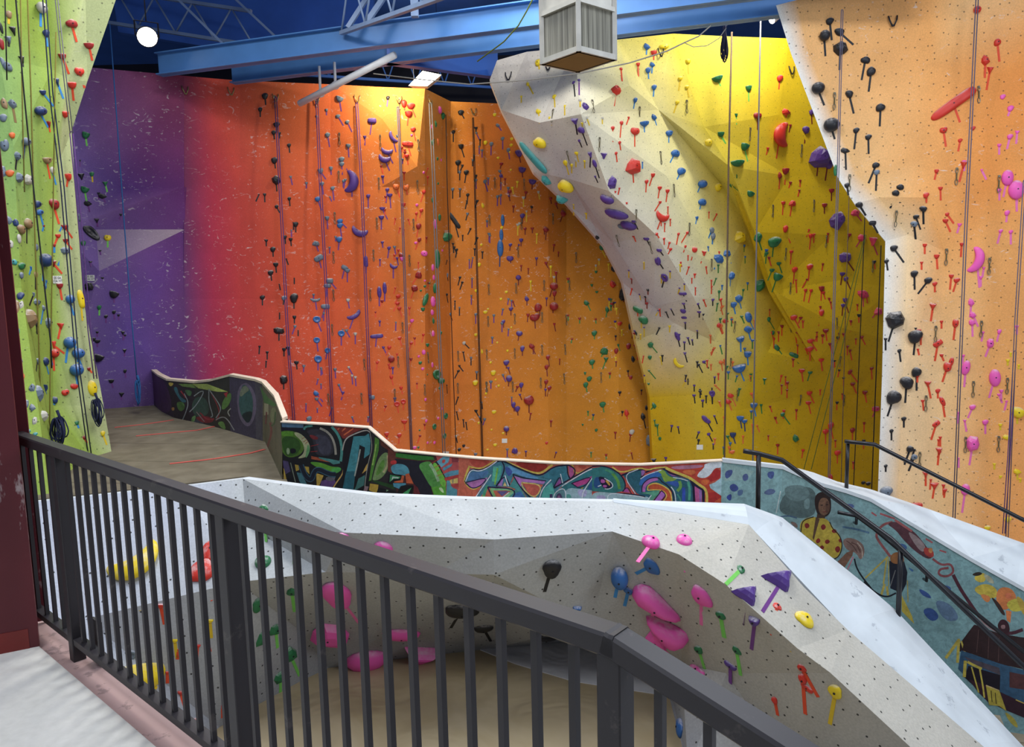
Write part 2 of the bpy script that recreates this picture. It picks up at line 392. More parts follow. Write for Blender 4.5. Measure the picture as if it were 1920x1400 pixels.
Fc = ['a0 a1 b0','a1 a2 b1 b0','a2 a3 b2 b1','a3 a35 b35','a3 b35 b2','a35 a4 b3 b35','b35 b3 b2','a4 b4 b3','a4 a5 b4','a5 b5 b4','a5 a6 b5',
 'b0 b1 c0','b1 c1 c0','b1 b2 c1','b2 c2 c1','b2 b3 c3','b2 c3 c2','b3 c4 c3','b3 b4 c5','b3 c5 c4','b4 c6 c5','b4 b5 c6','b5 c7 c6','b5 a6 c7',
 'c0 c1 d0','c1 d1 d0','c1 d2 d1','c1 c2 d2','c2 d3 d2','c2 c3 d3','c3 d4 d3','c3 c4 d4','c4 d5 d4','c4 c5 d5','c5 d6 d5','c5 c6 d6','c6 d7 d6','c6 c7 d7','c7 d8 d7',
 'd0 d1 e0','d1 d2 e0','d2 e1 e0','d2 d3 e2','d2 e2 e1','d3 e3 e2','d3 d4 e45','d3 e45 e3','d4 d5 e45','d5 e4 e45','e45 e4 e3','d5 e5 e4','d5 d6 e6','d5 e6 e5','d6 d7 e6','d7 e7 e6','d7 d8 e7','d8 e8 e7',
 'e1 e2 f0','e2 f1 f0','e2 e3 f1','e3 f2 f1','e3 e4 f2','e4 e5 f3','e4 f3 f2','e5 f4 f3','e5 e6 f4','e6 e7 f5','e6 f5 f4','e7 e8 f5','e8 f6 f5',
 'f0 f1 g0','f1 g1 g0','f1 f2 g1','f2 f3 g2','f2 g2 g1','f3 f4 g3','f3 g3 g2','f4 f5 g4','f4 g4 g3','f5 f6 g4','f6 g5 g4',
 'g0 g1 h1 h0','g1 g2 h2 h1','g2 g3 h3 h2','g3 g4 h4 h3','g4 g5 h5 h4']
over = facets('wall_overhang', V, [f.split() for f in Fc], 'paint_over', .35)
tag(over, kind='structure')

# ================================================================= pale orange wall with a whitened edge
PW = rgb(232,232,226); PP = rgb(238,194,136); PO = rgb(236,168,98); PR = rgb(230,148,74); PD = rgb(222,128,52)
V = {
 'a0': (1455,10,13.5,PW), 'a1': (1494,0,13.45,rgb(228,176,116)), 'a2': (1740,-40,13.2,PO), 'a3': (1850,-60,13.0,PP), 'a4': (2200,-120,12.2,PO),
 'b0': (1483,100,13.55,PW), 'b1': (1516,95,13.5,rgb(230,176,114)), 'b2': (1745,120,13.2,PO), 'b3': (1880,140,13.0,PR), 'b4': (2200,130,12.2,PD),
 'c0': (1572,335,13.5,PW), 'c1': (1606,325,13.45,rgb(232,184,124)), 'c2': (1735,290,13.2,PO), 'c3': (1850,250,12.9,PR), 'c4': (2200,300,12.2,PO),
 'd0': (1602,382,13.45,PW), 'd1': (1648,370,13.4,PP), 'd2': (1740,370,13.2,PO), 'd3': (1850,350,12.95,PR), 'd4': (2200,420,12.2,PO),
 'e0': (1660,452,13.6,PW), 'e1': (1702,440,13.55,rgb(240,210,165)), 'e2': (1770,470,13.22,PO), 'e3': (1860,460,13.0,PO), 'e4': (2200,520,12.3,PR),
 'f0': (1654,700,13.6,PW), 'f1': (1694,700,13.55,rgb(240,208,162)), 'f2': (1775,700,13.3,PP), 'f3': (1865,700,13.05,PO), 'f4': (2200,740,12.3,PD),
}
for k, px, D, c in (('h0',1648,13.6,PW),('h1',1685,13.55,PP),('h2',1770,13.3,PP),('h3',1860,13.05,PO),('h4',2200,12.3,PD)):
    V[k] = (down(px, D), c)
Fc = []
for r in 'abcdef':
    n = {'a':'b','b':'c','c':'d','d':'e','e':'f','f':'h'}[r]
    for i in range(4): Fc.append([r+str(i), r+str(i+1), n+str(i+1), n+str(i)])
peach = facets('wall_right', V, Fc, 'paint_peach', .3, depth_dir=Vector((.45,.89,0)))
tag(peach, kind='structure')

# ================================================================= lime green wall
GA = rgb(150,174,76); GB = rgb(176,186,134); GC = rgb(130,156,54); GD = rgb(136,170,98)
V = {
 'a0': (-260,-60,10.4,GD), 'a1': (-12,-40,11.0,GC), 'a2': (85,-30,11.6,GC), 'a3': (160,-20,11.85,GB), 'a4': (224,-20,12.0,GB),
 'b0': (-260,180,10.2,GD), 'b1': (0,108,11.05,GD), 'b2': (98,130,11.7,GA), 'b3': (128,150,11.9,GB), 'b4': (164,152,12.05,GB),
 'c0': (-260,330,10.1,GD), 'c1': (25,275,10.95,GD), 'c2': (100,300,11.75,GA), 'c3': (112,300,11.9,GB), 'c4': (134,246,12.15,GB),
 'd0': (-260,560,9.8,GD), 'd1': (40,540,10.6,GA), 'd2': (98,560,11.6,GA), 'd3': (125,560,11.8,GB), 'd4': (156,560,12.1,GB),
 'e0': (-260,760,9.2,GD), 'e1': (66,720,9.95,GA), 'e2': (100,760,11.2,GA), 'e3': (150,760,11.6,GB), 'e4': (188,725,12.05,GB),
 'c5': (139,330,12.15,GB),
}
def low(px, py, z=2.2): return Uz(px, py, z)
for k, px, py, c in (('f0',-200,960,GD),('f1',92,925,GA),('f2',120,890,GA),('f3',168,858,GA),('f4',209,846,GB)): V[k] = (low(px, py), c)
Fc = []
for r, n in zip('abcde', 'bcdef'):
    for i in range(4): Fc.append([r+str(i), r+str(i+1), n+str(i+1), n+str(i)])
green = facets('wall_left', V, Fc, 'paint_green', .25, depth_dir=Vector((-.75,.66,0)))
tag(green, kind='structure')
# side return of the green wall so that it has depth from a step to the side
# ================================================================= grey boulder with white caps
LB = rgb(186,192,204); LG = rgb(180,184,184); MG = rgb(166,168,168); DG = rgb(152,154,157); WG = rgb(182,179,168); WM = rgb(170,168,160)  # blue-white end and darker undercut greys: light and shade put into the colour
CAPIN = [(1150,938,None),(1395,944,None),(1467,970,7.85),(1626,1098,7.55),(1678,1142,7.45),(1914,1394,6.95),(2010,1490,6.75)]
CAPOUT = [(1150,941,None),(1404,983,7.5),(1507,1100,7.12),(1590,1181,6.93),(1845,1400,6.42),(1960,1500,6.2)]
V = {}
for k, px, py in (('t00',-60,955),('t0',50,942),('t1',345,911),('t2',455,897),('t3',560,911),('t4',700,928),('t5',880,935),('t6',1150,940)):
    V[k] = (Uz(px, py, {'t5': 2.45, 't6': 2.34}.get(k, 2.55)), LB if k in ('t00','t0','t1') else LG)
for k, (px, py, D) in zip(('t7','t8','t9','t10','t11'), CAPOUT[1:]): V[k] = (px, py, D, WG)
V.update({
 't2b': (U(462,986,8.1), LG), 'u3': (645,998,7.18,LG), 'u4': (926,1011,7.08,LG),
 'm00': (-60,1230,6.6,MG), 'm0': (50,1195,6.75,LB), 'm1': (160,1160,7.05,LB), 'm2': (447,1091,7.4,LG), 'm3': (611,1072,7.42,LG), 'm35':(815,1075,7.26,LG), 'm4': (926,1077,7.12,LG),
 'r1': (1148,996,7.2,LG), 'r2': (1112,1171,7.7,MG),
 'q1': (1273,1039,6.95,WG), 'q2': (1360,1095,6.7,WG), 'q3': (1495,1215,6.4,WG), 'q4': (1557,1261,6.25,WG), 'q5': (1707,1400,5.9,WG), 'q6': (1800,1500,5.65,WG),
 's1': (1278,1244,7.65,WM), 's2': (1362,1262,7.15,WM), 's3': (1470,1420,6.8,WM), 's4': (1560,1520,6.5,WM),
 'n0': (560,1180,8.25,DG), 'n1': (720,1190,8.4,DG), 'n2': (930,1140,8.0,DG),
})
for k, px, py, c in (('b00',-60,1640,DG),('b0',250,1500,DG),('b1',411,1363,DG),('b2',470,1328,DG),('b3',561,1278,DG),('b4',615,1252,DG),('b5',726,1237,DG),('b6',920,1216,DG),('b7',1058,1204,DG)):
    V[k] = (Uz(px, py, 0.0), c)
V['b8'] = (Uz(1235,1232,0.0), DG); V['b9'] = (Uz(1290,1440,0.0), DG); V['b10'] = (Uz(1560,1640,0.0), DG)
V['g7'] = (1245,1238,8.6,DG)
Fc = ['t00 t0 m0 m00','t0 t1 m1 m0','t1 t2 t2b','t1 t2b m2 m1','t2 t3 u3','t2 u3 t2b','t3 t4 u3','t4 t5 u4 u3','t5 t6 u4','t2b u3 m3 m2','u3 u4 m35','u3 m35 m3','u4 m4 m35','u4 t6 r1 m4',
 'm4 r1 r2','m4 r2 n2','m35 m4 n2','m3 m35 n1','m35 n2 n1','m3 n1 n0','m2 m3 n0','m00 m0 b00','m0 b0 b00','m0 m1 b0','m1 m2 b1 b0','m2 b2 b1','m2 n0 b3 b2','n0 b4 b3','n0 n1 b4','n1 b5 b4','n1 n2 b6 b5','n2 r2 b6','r2 b7 b6',
 't6 t7 q1','t6 q1 r1','t7 t8 q2 q1','t8 t9 q3 q2','t9 q4 q3','t9 t10 q5 q4','t10 t11 q6 q5','r1 q1 s1','r1 s1 r2','r2 s1 g7 b7','q1 q2 s2 s1','q2 q3 s2','q3 q4 s3 s2','q4 q5 s3','q5 q6 s4 s3',
 'b7 g7 b8','s1 s2 b9','g7 s1 b9','g7 b9 b8','s2 s3 b9','s3 s4 b10 b9']
boulder_root = empty('boulder', Uz(700, 1240, 0.0))
tag(boulder_root, 'low grey faceted bouldering block with white rounded top and bolt holes, behind the dark railing', 'boulder')
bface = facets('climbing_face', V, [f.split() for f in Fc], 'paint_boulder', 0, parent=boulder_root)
# white cap along the stair side and level top behind the lip
mb = MB()
ins = [Uz(px, py, 2.33) if D is None else U(px, py, D) for px, py, D in CAPIN]
outs = [Uz(px, py, 2.34) if D is None else U(px, py, D) for px, py, D in CAPOUT]
pairs = [(ins[0], outs[0]), (ins[1], outs[1]), (ins[2], outs[1].lerp(outs[2], .12)), (ins[3], outs[2].lerp(outs[3], .75)), (ins[4], outs[3]), (ins[5], outs[4]), (ins[6], outs[5])]
def capstrip(mb, pairs, drop):
    for (a, b), (c, d) in zip(pairs[:-1], pairs[1:]):
        dz = Vector((0, 0, drop)); e = Vector((0, 0, .03))
        mid = lambda p, q, t: p.lerp(q, t)
        N = 4
        rows = [[p.lerp(q, t) + Vector((0, 0, .035 * (1 - (2*t-1)**2))) for t in [i / N for i in range(N + 1)]] for p, q in ((a, b), (c, d))]
        for i in range(N): mb.face([rows[0][i], rows[0][i+1], rows[1][i+1], rows[1][i]], 0, None, True)
        mb.face([a, c, c - dz, a - dz]); mb.face([b, b - dz, d - dz, d])
        mb.face([a - dz, c - dz, d - dz, b - dz])
capstrip(mb, pairs, .10)
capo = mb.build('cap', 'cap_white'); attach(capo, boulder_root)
# inner stair side of the boulder and its level top (behind the lip)
mb = MB()
tops = [V[k][0] for k in ('t00','t0','t1','t2','t3','t4','t5','t6')] + [outs[1]]
insb = [Uz(-60, 938, 2.55)] + [p + Vector((.02, .16, -.02)) for p in tops[1:-1]] + [ins[1]]
for i in range(len(tops) - 1):
    mb.face([tops[i], tops[i+1], insb[i+1], insb[i]])
    a, b = insb[i], insb[i+1]
    mb.face([a, b, Vector((b.x, b.y, 1.45)), Vector((a.x, a.y, 1.45))])
for a, b in zip(ins[1:-1], ins[2:]): mb.face([a, b, Vector((b.x, b.y, -1.6)), Vector((a.x, a.y, -1.6))])
o = mb.build('stair_side', 'cap_white'); attach(o, boulder_root)

# ================================================================= floors
mb = MB(); mb.box((-14, 3.0, -.25), (2.6, 10.4, 0.0)); o = mb.build('floor', 'vinyl_tan'); tag(o, kind='structure')
mb = MB(); P = [Uz(x, y, .012) for x, y in ((900,1217),(965,1243),(1075,1276),(1252,1303),(1262,1190),(1058,1190),(930,1205))]
mb.face(P); mb.face([p - Vector((0,0,.012)) for p in reversed(P)])
for i in range(len(P)): a, b = P[i], P[(i+1) % len(P)]; mb.face([a, a - Vector((0,0,.012)), b - Vector((0,0,.012)), b])
o = mb.build('floor_mat', 'vinyl_grey'); tag(o, kind='structure')
mb = MB(); mb.box((-14, 10.4, -1.9), (16, 24, -1.6)); mb.box((2.6, 3.0, -1.9), (16, 10.4, -1.6)); o = mb.build('floor_far', 'vinyl_grey'); tag(o, kind='structure')
# carpet deck on top of the boulder: from the lip to the purple wall
pts = [Uz(-120, 945, 2.2), Uz(50, 938, 2.2), Uz(345, 906, 2.2), Uz(455, 893, 2.2), Uz(540, 905, 2.2), Uz(512, 826, 2.2), Uz(410, 797, 2.2), Uz(332, 782, 2.2), Uz(300, 752, 2.2), Uz(240, 740, 2.2), Uz(-120, 740, 2.2)]
mb = MB(); n = len(pts); dn = Vector((0, 0, -.3))
mb.face(pts); mb.face([p + dn for p in reversed(pts)])
for i in range(n): mb.face([pts[i], pts[i] + dn, pts[(i+1) % n] + dn, pts[(i+1) % n]])
o = mb.build('floor_deck', 'carpet'); tag(o, kind='structure')
# walkway behind the boulder and the stair down
mb = MB()
a = Uz(530, 905, 1.9)
mb.box((-2.75, 8.3, 1.45), (2.9, 9.75, 1.6))
dirv = (ins[4] - ins[2]); 
p0 = ins[1] + Vector((0, .05, 0)); perp = Vector((.62, 1.45, 0))
dh = Vector((dirv.x, dirv.y, 0)).normalized()
for i in range(16):
    z = 1.2 - i * .19; q = p0 + dh * (.28 * i)
    c = [q, q + dh * .30, q + dh * .30 + perp, q + perp]
    mb.hexa([Vector((v.x, v.y, z - .3)) for v in c] + [Vector((v.x, v.y, z)) for v in c])
o = mb.build('floor_stair', 'carpet'); tag(o, kind='structure')
# mezzanine floor we stand on, its pink edge strip and the wall that carries it
A = Vector((-2.55, 3.705, 0)); B = Vector((.19, 1.37, 0))
rd = (B - A).normalized(); rn = Vector((-rd.y, rd.x, 0))          # rn points away from us, over the edge
if rn.y < 0: rn = -rn
def edge(p, off, z): return Vector((p.x, p.y, 0)) + rn * off + Vector((0, 0, z))
E0 = A - rd * 6; E1 = B + rd * 4
mb = MB()
mb.hexa([edge(E0, -6, 2.7), edge(E1, -6, 2.7), edge(E1, -.085, 2.7), edge(E0, -.085, 2.7), edge(E0, -6, 3.0), edge(E1, -6, 3.0), edge(E1, -.085, 3.0), edge(E0, -.085, 3.0)])
o = mb.build('floor_mezzanine', 'concrete'); tag(o, kind='structure')
mb = MB()
mb.hexa([edge(E0, -.085, 2.7), edge(E1, -.085, 2.7), edge(E1, .05, 2.7), edge(E0, .05, 2.7), edge(E0, -.085, 2.985), edge(E1, -.085, 2.985), edge(E1, .05, 2.985), edge(E0, .05, 2.985)])
o = mb.build('trim_1', 'kerb_pink'); tag(o, kind='structure')
# roof deck and the far building wall behind the climbing walls
mb = MB(); mb.box((-20, -8, 12.0), (20, 26, 12.2)); o = mb.build('ceiling', 'deck_blue'); tag(o, kind='structure')
mb = MB(); mb.box((-20, 24, -1.9), (20, 24.2, 12.0)); o = mb.build('wall_building', 'wall_shadow'); tag(o, kind='structure')
# ================================================================= painted parapets along the walkway
def project(P):
    v = P - EYE
    c = _X * v.x + _Y * v.y + _Z * v.z
    return (960 + F * c.x / c.z, 700 + F * c.y / c.z)
def mural_mat():
    t = NT('mural'); col = t.new('ShaderNodeVertexColor', layer_name='paint').outputs['Color']; oc = t.coord()
    n = t.noise(14, 6, oc, .75, .8); n2 = t.noise(2.2, 4, oc)
    c = t.mix(1.0, col, t.ramp(n, [(.3, (.62, .62, .62, 1)), (.7, (1.3, 1.3, 1.3, 1))]), 'MULTIPLY')
    c = t.mix(1.0, c, t.ramp(n2, [(.3, (.86, .86, .86, 1)), (.7, (1.12, 1.12, 1.12, 1))]), 'MULTIPLY')
    t.base(c); t.rough(.55, .35); M['mural'] = t.m
mural_mat()
plain('rim_cream', (222, 206, 186), .6, .08, 8)
def chaikin(p, closed, it=2):
    for _ in range(it):
        q = [] if closed else [p[0]]
        n = len(p)
        for i in range(n if closed else n - 1):
            a, b = p[i], p[(i + 1) % n]
            q += [(a[0]*.75 + b[0]*.25, a[1]*.75 + b[1]*.25), (a[0]*.25 + b[0]*.75, a[1]*.25 + b[1]*.75)]
        if not closed: q.append(p[-1])
        p = q
    return p
def clip_poly(sub, clip):                               # Sutherland-Hodgman against a convex quad (either winding)
    area2 = sum(clip[i][0]*clip[(i+1) % len(clip)][1] - clip[(i+1) % len(clip)][0]*clip[i][1] for i in range(len(clip)))
    sg = 1 if area2 > 0 else -1
    out = list(sub)
    for i in range(len(clip)):
        a, b = clip[i], clip[(i + 1) % len(clip)]
        inside = lambda p: sg * ((b[0]-a[0])*(p[1]-a[1]) - (b[1]-a[1])*(p[0]-a[0])) >= -1e-9
        src, out = out, []
        for j in range(len(src)):
            p, q = src[j - 1], src[j]
            ip, iq = inside(p), inside(q)
            if ip != iq:
                dx, dy = q[0]-p[0], q[1]-p[1]
                den = (b[0]-a[0])*dy - (b[1]-a[1])*dx
                if abs(den) > 1e-12:
                    t = ((b[1]-a[1])*(p[0]-a[0]) - (b[0]-a[0])*(p[1]-a[1])) / den
                    out.append((p[0]+dx*t, p[1]+dy*t))
            if iq: out.append(q)
        if not out: return []
    return out
REG = {1: (270, 680, 6.0857), 2: (515, 780, 8.727), 3: (690, 830, 9.143), 4: (860, 850, 7.385), 5: (1110, 850, 7.385), 6: (1340, 850, 5.383), 7: (1620, 940, 4.667), 8: (1700, 1130, 5.186)}
MURAL = {}
MURAL['dark'] = (1, """
C 95 85 110|1050,330 1150,200 1270,320 1290,560 1200,760 1080,640
C 66 34 74|70,90 240,200 330,480 260,600 110,480
P 150 170 70|550,240 720,240 960,330 840,330 620,290
P 90 120 50|390,240 550,240 600,290 440,270
C 40 90 100|330,280 380,270 400,380 500,440 440,460 380,380
C 160 140 40|270,220 350,230 300,280
C 70 110 50|370,440 460,450 470,520 420,560 380,520
C 150 110 50|310,510 350,505 345,545 315,545
C 50 74 62|560,400 700,380 760,560 640,640 540,560
C 80 120 50|900,420 990,320 1000,420 940,520 880,540
C 90 130 60|830,680 910,660 940,770 880,740
C 90 130 70|540,620 600,590 570,690 540,690
C 60 60 70|550,680 620,630 700,700 600,710
C 60 100 60|450,300 560,320 520,400
C 110 30 36|560,620 720,600 820,660 700,700
S 14 140 35 45|420,320 480,400
S 14 140 35 45|640,570 720,650 800,640
S 12 130 40 45|760,330 850,500 860,600 820,660
P 150 30 40|910,350 960,330 940,400
S 10 130 140 140|460,350 510,450 480,560 440,650
S 10 130 140 140|570,380 650,320 690,330 600,480 520,560
S 10 130 140 140|740,300 860,470 880,540 820,630
S 10 130 140 140|740,300 740,460 790,610 760,620
S 9 130 110 110|600,560 690,670
S 12 130 130 130|820,650 900,610 960,650 1030,770
S 12 150 150 140|990,520 950,560 980,610
C 45 82 82|1080,420 1110,280 1150,240 1220,320 1250,460 1230,620 1190,690 1130,640 1090,540
C 104 114 94|1090,330 1150,245 1210,310 1160,340 1100,400
C 20 40 45|1110,580 1240,540 1230,630 1190,695 1140,650
P 95 90 70|1355,100 1700,100 1700,1400 1355,1400
P 70 110 55|1320,260 1420,400 1520,480 1480,500 1370,450
P 150 145 115|1370,460 1420,470 1420,590 1370,600
S 18 110 60 55|1400,560 1390,700
S 24 110 60 55|1440,680 1460,800 1400,980
C 110 115 80|1450,520 1500,500 1520,620 1470,700 1440,640
S 14 60 90 50|1500,560 1490,700 1450,720
""")
